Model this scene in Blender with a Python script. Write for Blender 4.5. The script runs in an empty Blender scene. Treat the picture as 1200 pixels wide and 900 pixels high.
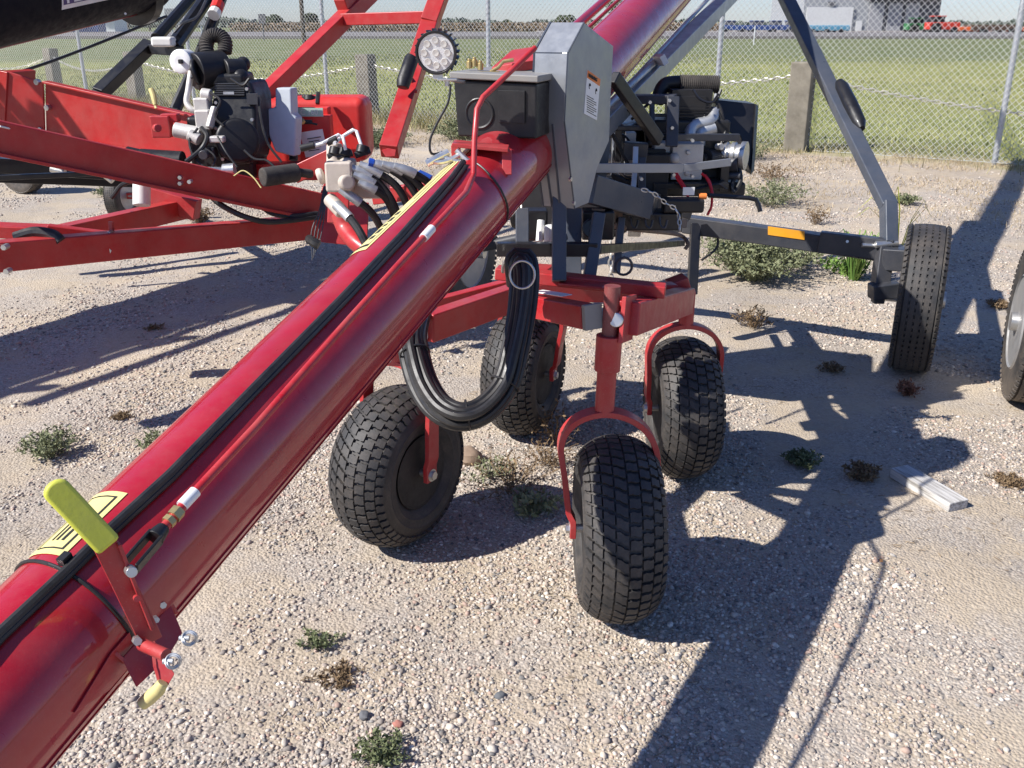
import bpy, math, random
import numpy as np
from mathutils import Vector, Matrix, noise as mnoise
random.seed(7); rng = np.random.default_rng(7)
S = bpy.context.scene
COL = S.collection
V = Vector
PI = math.pi
# ------------------------------------------------------------------ camera
H = 1.55; F = 1100.0; PITCH = math.radians(21)
cp, sp = math.cos(PITCH), math.sin(PITCH)
cam = bpy.data.cameras.new('camera'); camo = bpy.data.objects.new('camera', cam); COL.objects.link(camo)
camo.location = (0, 0, H); camo.rotation_euler = (PI/2 - PITCH, 0, 0)
cam.sensor_width = 36; cam.lens = F/1200*36; cam.clip_start = 0.05; cam.clip_end = 6000
S.camera = camo
def D(px, py, d):                      # photo position at a distance d along the view axis -> world
    x = (px-600)/F*d; y = (450-py)/F*d
    return V((x, d*cp + y*sp, H - d*sp + y*cp))
def ray(px, py):
    return (D(px, py, 1) - V((0, 0, H)))
def G(px, py, z=0.0):
    r = ray(px, py); t = (z-H)/r.z
    return V((0, 0, H)) + r*t
def PL(px, py, p0, n):
    r = ray(px, py); o = V((0, 0, H)); n = V(n)
    return o + r*((V(p0)-o).dot(n)/r.dot(n))
# ------------------------------------------------------------------ materials
def nodes(name):
    m = bpy.data.materials.new(name); m.use_nodes = True
    nt = m.node_tree
    return m, nt, nt.nodes['Principled BSDF']
def N(nt, t, **k):
    n = nt.nodes.new(t)
    for a, b in k.items():
        if a.startswith('i_'): n.inputs[a[2:]].default_value = b
        else: setattr(n, a, b)
    return n
def L(nt, a, b): nt.links.new(a, b)
def noise(nt, scale, detail=4, rough=.55, coord='Object', vec=None):
    n = N(nt, 'ShaderNodeTexNoise'); n.inputs['Scale'].default_value = scale
    n.inputs['Detail'].default_value = min(detail, 4); n.inputs['Roughness'].default_value = rough
    if vec is None:
        tc = N(nt, 'ShaderNodeTexCoord'); vec = tc.outputs[coord]
    L(nt, vec, n.inputs['Vector']); return n
def ramp(nt, fac, stops):
    r = N(nt, 'ShaderNodeValToRGB'); e = r.color_ramp.elements
    while len(e) > 1: e.remove(e[-1])
    e[0].position, c = stops[0][0], stops[0][1]; e[0].color = c if len(c) == 4 else (*c, 1)
    for p, c in stops[1:]:
        x = e.new(p); x.color = c if len(c) == 4 else (*c, 1)
    L(nt, fac, r.inputs[0]); return r
def mix(nt, fac, a, b, mode='MIX'):
    m = N(nt, 'ShaderNodeMix', data_type='RGBA', blend_type=mode)
    for sck, v in ((m.inputs[0], fac), (m.inputs[6], a), (m.inputs[7], b)):
        if hasattr(v, 'links'): L(nt, v, sck)
        else: sck.default_value = v if isinstance(v, (int, float)) else ((*v, 1) if len(v) == 3 else v)
    return m.outputs[2]
def bump(nt, h, strength, dist, bsdf, prev=None):
    b = N(nt, 'ShaderNodeBump'); b.inputs['Strength'].default_value = strength; b.inputs['Distance'].default_value = dist
    L(nt, h, b.inputs['Height'])
    if prev is not None: L(nt, prev, b.inputs['Normal'])
    L(nt, b.outputs[0], bsdf.inputs['Normal']); return b.outputs[0]
def mat(name, col, rough=.5, metal=0, coat=0, dust=.0, dustcol=(.36, .30, .24), var=.12, bmp=0, bscale=200, dscale=9, alpha=1, trans=0, ior=1.45, crough=.08, rvar=.15):
    m, nt, b = nodes(name)
    n1 = noise(nt, 6, 6, .6); lo = tuple(c*(1-var) for c in col); hi = tuple(min(1, c*(1+var)) for c in col)
    c = ramp(nt, n1.outputs[0], [(.3, lo), (.7, hi)]).outputs[0]
    r0 = ramp(nt, noise(nt, 22, 5, .7).outputs[0], [(.3, (max(0, rough-rvar),)*3), (.7, (min(1, rough+rvar),)*3)]).outputs[0]
    if dust > 0:
        n2 = noise(nt, dscale, 8, .68)
        f = ramp(nt, n2.outputs[0], [(.5-.22, (0, 0, 0)), (.5+.3, (dust,)*3)]).outputs[0]
        c = mix(nt, f, c, dustcol)
        n3 = noise(nt, dscale*28, 3, .6)
        f2 = ramp(nt, n3.outputs[0], [(.60, (0, 0, 0)), (.72, (dust*.9,)*3)]).outputs[0]
        c = mix(nt, f2, c, dustcol)
        r0 = mix(nt, f, r0, (.9, .9, .9))
    L(nt, c, b.inputs['Base Color']); L(nt, r0, b.inputs['Roughness'])
    b.inputs['Metallic'].default_value = metal; b.inputs['Coat Weight'].default_value = coat; b.inputs['Coat Roughness'].default_value = crough
    b.inputs['IOR'].default_value = ior; b.inputs['Transmission Weight'].default_value = trans; b.inputs['Alpha'].default_value = alpha
    if bmp: bump(nt, noise(nt, bscale, 4, .6).outputs[0], bmp, .002, b)
    return m
M = {}
M['tube_red'] = mat('crimson_paint', (.37, .002, .012), .34, coat=.75, dust=.14, dustcol=(.34, .22, .19), bmp=.16, bscale=60, var=.10, crough=.06, dscale=14)
M['red'] = mat('red_paint', (.42, .007, .014), .42, coat=.25, dust=.22, bmp=.10, bscale=90, crough=.25)
M['red2'] = mat('bright_red_paint', (.41, .008, .010), .42, coat=.25, dust=.16, bmp=.10, bscale=90, crough=.25)
M['red3'] = mat('red_plastic', (.62, .02, .018), .45, dust=.14)
M['grey'] = mat('grey_metallic_paint', (.29, .305, .33), .38, metal=.45, dust=.20, dustcol=(.30, .27, .23), bmp=.12, bscale=70, coat=.2)
M['dkgrey'] = mat('dark_grey_paint', (.030, .034, .044), .42, dust=.10, coat=.15, bmp=.1)
M['slate'] = mat('slate_grey_paint', (.050, .062, .085), .38, dust=.10, coat=.15, bmp=.1)
M['lid'] = mat('lid_grey', (.22, .22, .215), .5, dust=.4)
M['black'] = mat('black_paint', (.008, .008, .010), .42, coat=.2, dust=.04, dustcol=(.2, .18, .16))
M['navy'] = mat('black_gloss_tube_paint', (.003, .003, .009), .6, coat=.0, ior=1.25, var=.02, dust=.0, dustcol=(.2, .18, .16))
M['plastic'] = mat('black_plastic', (.011, .011, .0125), .42, dust=.07, dustcol=(.22, .19, .16), bmp=.1)
M['rubber'] = mat('hose_rubber', (.011, .011, .012), .40, dust=.14, dustcol=(.20, .18, .16), dscale=20)
M['foam'] = mat('grip_foam', (.022, .021, .022), .85, dust=.22, bmp=.5, bscale=400)
M['steel'] = mat('zinc_steel', (.62, .62, .60), .32, metal=.9, dust=.25)
M['galv'] = mat('galvanised_steel', (.50, .52, .54), .45, metal=.75, dust=.2, bmp=.1)
M['chain'] = mat('zinc_chain', (.66, .63, .56), .38, metal=.7, dust=.3)
M['alu'] = mat('cast_aluminium', (.62, .60, .56), .5, metal=.35, dust=.35, bmp=.3, bscale=120)
M['cast'] = mat('cast_valve_metal', (.56, .49, .42), .6, metal=.15, dust=.5, bmp=.4, bscale=90)
M['white'] = mat('white_paint', (.78, .78, .76), .45, dust=.14)
M['milky'] = mat('milky_plastic', (.50, .54, .57), .35, dust=.12)
M['label'] = mat('label_white', (.80, .80, .78), .5, dust=.12, var=.03)
M['ink'] = mat('label_ink', (.02, .02, .02), .6, var=.02)
M['orange'] = mat('label_orange', (.75, .20, .03), .5, dust=.1)
M['amber'] = mat('amber_reflector', (.75, .33, .01), .35, coat=.3, dust=.15)
M['yellow'] = mat('yellow_label', (.70, .60, .24), .5, dust=.2)
M['lime'] = mat('yellow_grip', (.60, .62, .06), .45, dust=.20, dscale=16, bmp=.2, bscale=60)
M['blue'] = mat('blue_cap', (.02, .08, .42), .4)
M['green'] = mat('green_cap', (.03, .30, .12), .4)
M['mint'] = mat('pale_green_label', (.45, .62, .52), .5)
M['brass'] = mat('brass_fitting', (.55, .42, .18), .4, metal=.8, dust=.2)
M['redcable'] = mat('red_cable', (.55, .01, .02), .4)
M['purple'] = mat('dark_violet_decal', (.06, .04, .16), .4, coat=.3)
M['rim'] = mat('rim_dark', (.012, .012, .013), .6, dust=.10)
M['rimsilver'] = mat('rim_silver', (.42, .42, .42), .42, metal=.6, dust=.35)
M['wood'] = None
def tyre_mat(name, dustamt):
    m, nt, b = nodes(name)
    n1 = noise(nt, 14, 7, .65); n2 = noise(nt, 160, 3, .6)
    tc = N(nt, 'ShaderNodeTexCoord'); sep = N(nt, 'ShaderNodeSeparateXYZ'); L(nt, tc.outputs['Object'], sep.inputs[0])
    low = N(nt, 'ShaderNodeMapRange'); L(nt, sep.outputs[2], low.inputs[0])        # soil picked up by the part standing in the dirt
    low.inputs[1].default_value = -.12; low.inputs[2].default_value = -.30; low.inputs[3].default_value = 0; low.inputs[4].default_value = .34
    f = ramp(nt, n1.outputs[0], [(.35, (0, 0, 0)), (.75, (dustamt,)*3)])
    a = N(nt, 'ShaderNodeMath', operation='ADD'); L(nt, f.outputs[0], a.inputs[0]); L(nt, low.outputs[0], a.inputs[1])
    f2 = ramp(nt, n2.outputs[0], [(.3, (.4,)*3), (.7, (1,)*3)])
    mu = N(nt, 'ShaderNodeMath', operation='MULTIPLY'); L(nt, a.outputs[0], mu.inputs[0]); L(nt, f2.outputs[0], mu.inputs[1])
    c = mix(nt, mu.outputs[0], (.024, .024, .025), (.27, .215, .165))
    L(nt, c, b.inputs['Base Color']); b.inputs['Roughness'].default_value = .62
    bump(nt, n2.outputs[0], .25, .002, b)
    return m
M['tyre'] = tyre_mat('tyre_rubber', .30)
M['tyre_grey'] = tyre_mat('weathered_tyre_rubber', .42)
# ------------------------------------------------------------------ mesh builder
def frame(x, up=V((0, 0, 1))):
    x = V(x).normalized()
    if abs(x.dot(up)) > .98: up = V((0, 1, 0))
    y = up.cross(x).normalized(); z = x.cross(y)
    return Matrix((x, y, z)).transposed()
def spline(pts, n=6):
    P = [V(p) for p in pts]; P = [P[0]*2-P[1]] + P + [P[-1]*2-P[-2]]; out = []
    for i in range(1, len(P)-2):
        for k in range(n):
            t = k/n; a, b, c, d = P[i-1:i+3]
            out.append(.5*((2*b) + (c-a)*t + (2*a-5*b+4*c-d)*t*t + (-a+3*b-3*c+d)*t**3))
    out.append(P[-2]); return out
class B:
    def __init__(s): s.v = []; s.f = []; s.mi = []; s.m = 0
    def add(s, vs, fs):
        o = len(s.v); s.v += [V(v) for v in vs]; s.f += [tuple(i+o for i in f) for f in fs]; s.mi += [s.m]*len(fs); return s
    def box(s, c, dx, dy, dz, R=None):
        c = V(c); R = R or Matrix.Identity(3)
        vs = [c + R @ V((x*dx/2, y*dy/2, z*dz/2)) for x in (-1, 1) for y in (-1, 1) for z in (-1, 1)]
        return s.add(vs, [(0, 1, 3, 2), (4, 6, 7, 5), (0, 4, 5, 1), (2, 3, 7, 6), (0, 2, 6, 4), (1, 5, 7, 3)])
    def beam(s, a, b, w, h=None, up=V((0, 0, 1)), ext=0):
        a = V(a); b = V(b); h = h or w; R = frame(b-a, V(up)); l = (b-a).length + 2*ext
        return s.box((a+b)/2, l, w, h, R)
    def tube(s, pts, r, seg=10, caps=True, closed=False):
        pts = [V(p) for p in pts]; n = len(pts); rr = r if isinstance(r, (list, tuple)) else [r]*n
        ts = []
        for i in range(n):
            if closed: t = pts[(i+1) % n]-pts[i-1]
            else: t = pts[min(i+1, n-1)]-pts[max(i-1, 0)]
            ts.append(t.normalized())
        y = frame(ts[0]).col[1].copy(); vs = []
        for i in range(n):
            y = (y - ts[i]*y.dot(ts[i])).normalized(); z = ts[i].cross(y)
            for k in range(seg):
                a = 2*PI*k/seg; vs.append(pts[i] + (y*math.cos(a)+z*math.sin(a))*rr[i])
        fs = []
        for i in range(n if closed else n-1):
            j = (i+1) % n
            for k in range(seg):
                k2 = (k+1) % seg; fs.append((i*seg+k, i*seg+k2, j*seg+k2, j*seg+k))
        if caps and not closed:
            fs.append(tuple(range(seg-1, -1, -1))); fs.append(tuple((n-1)*seg+k for k in range(seg)))
        return s.add(vs, fs)
    def cyl(s, a, b, r, r2=None, seg=20): return s.tube([a, b], [r, r if r2 is None else r2], seg)
    def lathe(s, prof, c=V((0, 0, 0)), R=None, seg=32, closed=False):
        R = R or Matrix.Identity(3); c = V(c); vs = []; n = len(prof)
        for x, r in prof:
            for k in range(seg):
                a = 2*PI*k/seg; vs.append(c + R @ V((x, r*math.cos(a), r*math.sin(a))))
        fs = []
        for i in range(n if closed else n-1):
            j = (i+1) % n
            for k in range(seg):
                k2 = (k+1) % seg; fs.append((i*seg+k, j*seg+k, j*seg+k2, i*seg+k2))
        if not closed:
            if prof[0][1] > 1e-5: fs.append(tuple(range(seg)))
            if prof[-1][1] > 1e-5: fs.append(tuple((n-1)*seg+k for k in range(seg-1, -1, -1)))
        return s.add(vs, fs)
    def plate(s, poly, thick):
        n = len(poly); t = V(thick); poly = [V(p) for p in poly]
        vs = poly + [p+t for p in poly]
        fs = [tuple(range(n)), tuple(range(2*n-1, n-1, -1))] + [(i, i+n, (i+1) % n + n, (i+1) % n) for i in range(n)]
        return s.add(vs, fs)
    def ell(s, c, rx, ry=None, rz=None, R=None, seg=16, rings=10, bumpy=0):
        ry = ry or rx; rz = rz or rx; R = R or Matrix.Identity(3); c = V(c); vs = []; fs = []
        for i in range(rings+1):
            th = PI*i/rings
            for k in range(seg):
                a = 2*PI*k/seg; q = V((math.sin(th)*math.cos(a), math.sin(th)*math.sin(a), math.cos(th)))
                e = 1 + bumpy*mnoise.noise(q*1.7 + c*3)
                vs.append(c + R @ V((q.x*rx*e, q.y*ry*e, q.z*rz*e)))
        for i in range(rings):
            for k in range(seg):
                k2 = (k+1) % seg; fs.append((i*seg+k, (i+1)*seg+k, (i+1)*seg+k2, i*seg+k2))
        return s.add(vs, fs)
    def mesh(s, name, mats, loc=V((0, 0, 0)), sharp=35):
        me = bpy.data.meshes.new(name)
        me.from_pydata([tuple(v-loc) for v in s.v], [], s.f)
        if not isinstance(mats, (list, tuple)): mats = [mats]
        for m in mats: me.materials.append(m)
        if len(mats) > 1: me.polygons.foreach_set('material_index', s.mi)
        import bmesh
        bm = bmesh.new(); bm.from_mesh(me); bmesh.ops.remove_doubles(bm, verts=bm.verts, dist=1e-6); bmesh.ops.recalc_face_normals(bm, faces=bm.faces); bm.to_mesh(me); bm.free()
        me.polygons.foreach_set('use_smooth', [True]*len(me.polygons))
        me.set_sharp_from_angle(angle=math.radians(sharp)); me.update()
        return me
    def part(s, name, mats, parent=None, bev=0, loc=None, label=None, sharp=35):
        wl = V(loc) if loc is not None else (wloc(parent) if parent else V((0, 0, 0)))
        me = s.mesh(name, mats, wl, sharp)
        o = bpy.data.objects.new(name, me); COL.objects.link(o)
        if parent: o.parent = parent; o.location = wl - wloc(parent)
        else: o.location = wl
        WL[o.name] = wl.copy()
        if bev:
            b = o.modifiers.new('bevel', 'BEVEL'); b.width = bev; b.segments = 2; b.limit_method = 'ANGLE'; b.angle_limit = math.radians(40); b.harden_normals = True
        if label: o['label'] = label
        return o
WL = {}
def wloc(o): return WL.get(o.name, V((0, 0, 0)))
def thing(name, label, cat, loc=(0, 0, 0), group=None):
    o = bpy.data.objects.new(name, None); COL.objects.link(o); o.empty_display_size = .1
    o.location = loc; WL[o.name] = V(loc); tag(o, label, cat, group); return o
def tag(o, label, cat, group=None, kind=None):
    o['label'] = label; o['category'] = cat
    if group: o['group'] = group
    if kind: o['kind'] = kind
    return o
def struct(o): o['kind'] = 'structure'; return o
def text_on(txt, parent, origin, xdir, ydir, size, m, name='lettering', thick=.0006, bold=0):
    c = bpy.data.curves.new('t', 'FONT'); c.body = txt; c.size = size; c.extrude = thick; c.offset = bold
    t = bpy.data.objects.new('t', c); COL.objects.link(t)
    dg = bpy.context.evaluated_depsgraph_get(); dg.update()
    me = bpy.data.meshes.new_from_object(t.evaluated_get(dg)); bpy.data.objects.remove(t)
    x = V(xdir).normalized(); z = x.cross(V(ydir)).normalized(); y = z.cross(x)
    MM = Matrix.Translation(V(origin)-wloc(parent)) @ Matrix((x, y, z)).transposed().to_4x4()
    me.transform(MM); me.materials.clear(); me.materials.append(m); me.name = name
    o = bpy.data.objects.new(name, me); COL.objects.link(o); o.parent = parent
    WL[o.name] = wloc(parent); return o
def chainmesh(b, pts, pitch, r):
    L_ = [0]
    for i in range(1, len(pts)): L_.append(L_[-1] + (pts[i]-pts[i-1]).length)
    n = int(L_[-1]/pitch)
    def at(l):
        for i in range(1, len(pts)):
            if l <= L_[i] or i == len(pts)-1:
                t = (l-L_[i-1])/max(1e-6, L_[i]-L_[i-1]); return pts[i-1].lerp(pts[i], t)
    for k in range(n):
        a = at(k*pitch); c = at((k+1)*pitch); R = frame(c-a); m = (a+c)/2; hl = pitch*.5+r*.6; hw = r*2.3
        side = R.col[1] if k % 2 else R.col[2]; x = R.col[0]; ring = []
        for q in range(10):
            t = 2*PI*q/10; ring.append(m + x*(math.cos(t)*hl) + side*(math.sin(t)*hw))
        b.tube(ring, r, 5, closed=True)
# ------------------------------------------------------------------ wheels
def turf_tyre(R=.255, W=.212):
    a, r0 = W/2, .165*R/.248; b = .249*R/.255-r0
    P = lambda th, e=0: ((a+e)*math.sin(th), r0+(b+e)*math.cos(th))
    bb = B(); prof = [P(math.radians(t), (.0022 if abs(t) in (87, 105) else 0)) for t in range(-126, 127, 3)]
    prof += [(.07, .098), (-.07, .098)]
    bb.lathe(prof, seg=64, closed=True)
    cols, rows = 8, 46; dth = math.radians(136)/cols; dph = 2*PI/rows
    for c in range(cols):
        th0 = -math.radians(68)+c*dth
        for k in range(rows):
            ph0 = (k + (.5 if c % 2 else 0))*dph; skew = .10*dph*(1 if c < cols/2 else -1)
            n = 3; vs = []; fs = []
            for i in range(n+1):
                u = i/n; th = th0 + dth*(.07+.86*u)
                for j, w in enumerate((.10, .83)):
                    ph = ph0 + dph*w + skew*(u-.5)*2 + (.10*dph if u > .5 else -.05*dph)
                    for e in (-.002, .0088):
                        x, r = P(th, e)
                        q = .02*dph if e > 0 else 0; pp = ph + (q if j == 0 else -q)
                        vs.append(V((x, r*math.cos(pp), r*math.sin(pp))))
            for i in range(n):
                o = i*4; p = o+4
                fs += [(o+1, p+1, p+3, o+3), (o, p, p+1, o+1), (o+2, o+3, p+3, p+2)]
            fs += [(0, 1, 3, 2), (n*4, n*4+2, n*4+3, n*4+1)]
            bb.add(vs, fs)
    return bb.mesh('turf_tyre', M['tyre'], sharp=50)
def small_rim():
    b = B()
    b.lathe([(-.088, .118), (-.09, .112), (-.07, .098), (-.045, .094), (-.02, .092), (-.015, .080), (-.012, .040), (.02, .036), (.024, .0)], seg=40)
    b.lathe([(.089, .119), (.09, .112), (.07, .096), (-.02, .093)], seg=40)
    for k in range(4):
        a = k*PI/2+.4; c = V((-.014, .055*math.cos(a), .055*math.sin(a))); b.cyl(c, c+V((.01, 0, 0)), .007, seg=6)
    return b.mesh('rim', M['rim'])
def small_hub():
    b = B(); b.cyl((-.115, 0, 0), (.115, 0, 0), .012, seg=16); b.cyl((-.06, 0, 0), (.06, 0, 0), .032, seg=20)
    return b.mesh('hub', M['steel'])
def road_tyre(R=.345, W=.19, m='tyre', sides=.62):
    b = B(); hw = W/2; prof = []
    prof += [(-.075, .195), (-.088, .205), (-hw, R*.78), (-hw*.97, R*.88), (-hw*.88, R*.955), (-hw*.80, R*.982)]
    edges = np.linspace(-hw*.74, hw*.74, 6)
    crown = lambda x: R*(1-.018*(x/hw)**2*1.6)
    for i in range(5):
        x0, x1 = edges[i]+.004, edges[i+1]-.004
        prof += [(x0-.001, crown(x0)-.008), (x0, crown(x0)), (x1, crown(x1)), (x1+.001, crown(x1)-.008)]
    prof += [(hw*.80, R*.982), (hw*.88, R*.955), (hw*.97, R*.88), (hw, R*.78), (.088, .205), (.075, .195)]
    b.lathe(prof, seg=96, closed=True)
    # shoulder lugs and small sipes at the rib edges
    for sgn in (-1, 1):
        for k in range(70):
            a = 2*PI*k/70; Rm = Matrix.Rotation(a, 3, 'X')
            b.box(Rm @ V((sgn*hw*.86, 0, R*.968)), .018, .019, .012, Rm @ Matrix.Rotation(sgn*math.radians(38), 3, 'Y'))
            for i in range(1, 5):
                if sgn > 0: b.box(Rm @ V((edges[i], 0, crown(edges[i])-.0045)), .007, .016, .008, Rm)
    return b.mesh('road_tyre', M[m], sharp=40)
def road_rim():
    b = B()
    b.lathe([(-.085, .205), (-.092, .200), (-.075, .186), (-.03, .178), (.03, .178), (.045, .16), (.02, .12), (.03, .075), (.055, .07), (.075, .05), (.08, 0)], seg=48)
    b.lathe([(.088, .207), (.095, .200), (.078, .184), (.03, .176)], seg=48)
    for k in range(6):
        a = k*PI/3; c = V((.026, .10*math.cos(a), .10*math.sin(a))); b.cyl(c, c+V((.02, 0, 0)), .009, seg=6)
    return b.mesh('road_rim', M['rimsilver'])
def road_hub():
    b = B(); b.cyl((-.16, 0, 0), (.10, 0, 0), .03, seg=20); b.cyl((.08, 0, 0), (.115, 0, 0), .04, seg=20)
    return b.mesh('road_hub', M['steel'])
MT = {'turf': (turf_tyre(), small_rim(), small_hub()), 'road': (road_tyre(), road_rim(), road_hub()), 'grey': (road_tyre(m='tyre_grey'), None, None)}
MT['grey'] = (MT['grey'][0], MT['road'][1], MT['road'][2])
def wheel(root, kind, c, ax, scale=1, label=None, roll=0):
    ax = V((ax[0], ax[1], 0)).normalized(); R = Matrix((ax, V((0, 0, 1)).cross(ax), V((0, 0, 1)))).transposed()
    ty, rm, hb = MT[kind]; c = V(c)
    w = bpy.data.objects.new('wheel', hb); COL.objects.link(w); w.parent = root
    w.matrix_local = Matrix.Translation(c-wloc(root)) @ R.to_4x4() @ Matrix.Scale(scale, 4); WL[w.name] = c
    if label: w['label'] = label
    for nm, me in (('tyre', ty), ('rim', rm)):
        o = bpy.data.objects.new(nm, me); COL.objects.link(o); o.parent = w
    return w
# ------------------------------------------------------------------ main auger tube geometry
U = V((.344, .9085, .240)).normalized(); P0 = V((-.063, 2.416, 1.171)); RT = .10  # tube parts, guard, engine scaled about the camera; factors baked into depths, sizes
def ts(s): return P0 + U*s
TY = V((0, 0, 1)).cross(U).normalized()          # points left
TZ = U.cross(TY)                                  # points up
def tube_pt(s, a, r=RT): return ts(s) + (TY*math.sin(a) + TZ*math.cos(a))*r      # a=0 top, + to the left
def on_tube(px, py, off=0, R=RT):
    R = R+off
    o = V((0, 0, H)); r = ray(px, py).normalized(); w = o-P0
    a_ = r - U*r.dot(U); b_ = w - U*w.dot(U)
    A = a_.dot(a_); Bq = 2*a_.dot(b_); C = b_.dot(b_)-R*R; disc = max(0, Bq*Bq-4*A*C)
    t = (-Bq - math.sqrt(disc))/(2*A); p = o+r*t
    s = (p-P0).dot(U); return p
def sa(p):
    s = (p-P0).dot(U); n = (p-ts(s)); return s, math.atan2(n.dot(TY), n.dot(TZ))
AROOT = (.15, 2.9, 0)
au = thing('grain_auger', 'long crimson grain auger on four small turf wheels, slanting across the foreground', 'grain auger', AROOT)
b = B(); S0, S1 = -2.35, 8.5; n = 60
b.lathe([(0, RT)] + [(x, RT) for x in (0.00787, S1-S0-0.00787)] + [(S1-S0, RT)], ts(S0), Matrix((U, TY, TZ)).transposed(), 64)
b.part('auger_tube', M['tube_red'], au, sharp=60)
# folded seam along the tube and flange bands
b = B()
for a, w in ((-1.95, .008), (-2.12, .005)):
    for k in range(24):
        s0 = S0+.016+k*(2.6/24); s1 = s0+2.6/24
        b.plate([tube_pt(s0, a-w/RT/2, RT-0.00079), tube_pt(s0, a+w/RT/2, RT-0.00079), tube_pt(s1, a+w/RT/2, RT-0.00079), tube_pt(s1, a-w/RT/2, RT-0.00079)], (TY*math.sin(a)+TZ*math.cos(a))*0.00315)
b.part('tube_seam', M['tube_red'], au)
b = B()
for s in (.27, .44):
    b.lathe([(-0.00944, RT-0.00157), (-0.00944, RT+0.00551), (0.00944, RT+0.00551), (0.00944, RT-0.00157)], ts(s), Matrix((U, TY, TZ)).transposed(), 48)
b.part('tube_collar', M['tube_red'], au, 0.00157)
# black hose lying on the tube
def hug(pts, off, n=5):
    P = [on_tube(x, y, off) for x, y in pts]; q = [sa(p) for p in P]; out = []
    for i in range(len(q)-1):
        for k in range(n):
            t = k/n; out.append(tube_pt(q[i][0]*(1-t)+q[i+1][0]*t, q[i][1]*(1-t)+q[i+1][1]*t, RT+off))
    out.append(P[-1]); return out
hp = [(-60, 808), (0, 742), (75, 672), (118, 630), (200, 555), (300, 452), (400, 350), (470, 276), (530, 208), (543, 190)]
b = B(); b.tube(hug(hp, 0.0063), 0.00748, 10); b.tube(hug([(x+3, y+5) for x, y in hp], 0.00472), 0.00472, 8); b.part('hydraulic_hose', M['rubber'], au)
def tube_ring(s, r, parent, nm, m, a0=0, a1=2*PI, seg=48):
    b = B(); b.tube([tube_pt(s+0.00787*math.sin(a0+(a1-a0)*k/seg), a0+(a1-a0)*k/seg, RT+r*.6) for k in range(seg+1)], r, 8); return b
s_tie = sa(on_tube(113, 690))[0]
b = tube_ring(s_tie, 0.00275, au, '', None); q = on_tube(76, 655, 0.01102); b.box(q, 0.01574, 0.01102, 0.01102, Matrix((U, TY, TZ)).transposed()); b.part('cable_tie', M['plastic'], au)
# yellow warning decals, follow the tube
def patch(s0, s1, a0, a1, r, m, nm, parent, ns=8, na=8):
    b = B(); vs = []; fs = []
    for i in range(ns+1):
        for j in range(na+1): vs.append(tube_pt(s0+(s1-s0)*i/ns, a0+(a1-a0)*j/na, r))
    for i in range(ns):
        for j in range(na): k = i*(na+1)+j; fs.append((k, k+1, k+na+2, k+na+1))
    b.add(vs, fs); return b.part(nm, m, parent)
s_a, a_a = sa(on_tube(140, 590)); s_b, _ = sa(on_tube(95, 635))
a_hi = a_a+.75
dp = patch(s_b-.03, s_a+.02, a_a+.02, a_hi, RT+.0012, M['yellow'], 'warning_decal', au)
for (f0, f1, g0, g1) in ((.08, .92, .12, .16), (.08, .92, .80, .84), (.08, .10, .12, .84), (.90, .92, .12, .84), (.2, .5, .3, .36), (.2, .7, .45, .5), (.2, .6, .58, .62)):
    s0, s1, A0, A1 = s_b-.03, s_a+.02, a_a+.02, a_hi
    patch(s0+(s1-s0)*f0, s0+(s1-s0)*f1, A0+(A1-A0)*g0, A0+(A1-A0)*g1, RT+.0020, M['ink'], 'decal_print', dp, 3, 3)
s_a, a_a = sa(on_tube(478, 252)); s_c, a_c = sa(on_tube(540, 180)); s_b = sa(on_tube(446, 285))[0]
dp = patch(s_b-.03, s_c+.02, a_a+.14, a_a+.62, RT+.0012, M['yellow'], 'warning_decal', au, 12)
for (f0, f1, g0, g1) in ((.03, .97, .12, .15), (.03, .97, .84, .87), (.03, .05, .12, .87), (.10, .13, .35, .6), (.15, .19, .35, .6), (.21, .23, .35, .6), (.25, .29, .35, .6), (.31, .34, .35, .6), (.45, .9, .34, .38), (.45, .8, .5, .53)):
    s0, s1, A0, A1 = s_b-.03, s_c+.02, a_a+.14, a_a+.62
    patch(s0+(s1-s0)*f0, s0+(s1-s0)*f1, A0+(A1-A0)*g0, A0+(A1-A0)*g1, RT+.0020, M['ink'], 'decal_print', dp, 3, 3)
# control rod with clevis, sticker
rodp = [on_tube(193, 617, .040), on_tube(232, 573, .047), on_tube(300, 500, .060), on_tube(410, 374, .078), on_tube(480, 296, .085), on_tube(546, 226, .085)]
bend = [D(555, 205, 2.18786), D(556, 165, 2.18786), D(559, 128, 2.19573), D(566, 114, 2.2036), D(598, 84, 2.25082), D(627, 56, 2.29804)]
b = B(); b.tube(rodp+bend, .0068, 12); cr = b.part('control_rod', M['red'], au)
b = B(); a, c = on_tube(203, 606, .042), on_tube(210, 598, .043); b.cyl(a, c, 0.01023, seg=6); a, c = on_tube(196, 613, .0405), on_tube(201, 608, .0415); b.cyl(a, c, 0.00944, seg=6); b.part('lock_nut', M['brass'], cr)
a = on_tube(213, 593, .0436); c = on_tube(229, 576, .0464); b = B(); b.cyl(a, c, 0.0084, seg=16); st = b.part('rod_sticker', M['label'], cr)
b = B(); a = on_tube(496, 279, .085); c = on_tube(506, 268, .085); b.cyl(a, c, 0.0088, seg=16); b.part('rod_sticker', M['label'], cr)
b = B(); a = on_tube(192, 618, .040); c = on_tube(154, 662, .042); R = frame(c-a, V((0, -1, .6))); n_ = R.col[1]
b.tube([a, a.lerp(c, .15), a.lerp(c, .3)], [0.00866, 0.01102, 0.01259], 12)
for sgn in (-1, 1): b.beam(a.lerp(c, .28)+n_*0.00866*sgn, c+n_*0.00866*sgn, 0.00472, 0.01889, R.col[2], 0.00315)
b.part('clevis', M['plastic'], cr, 0.00157)
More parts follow.
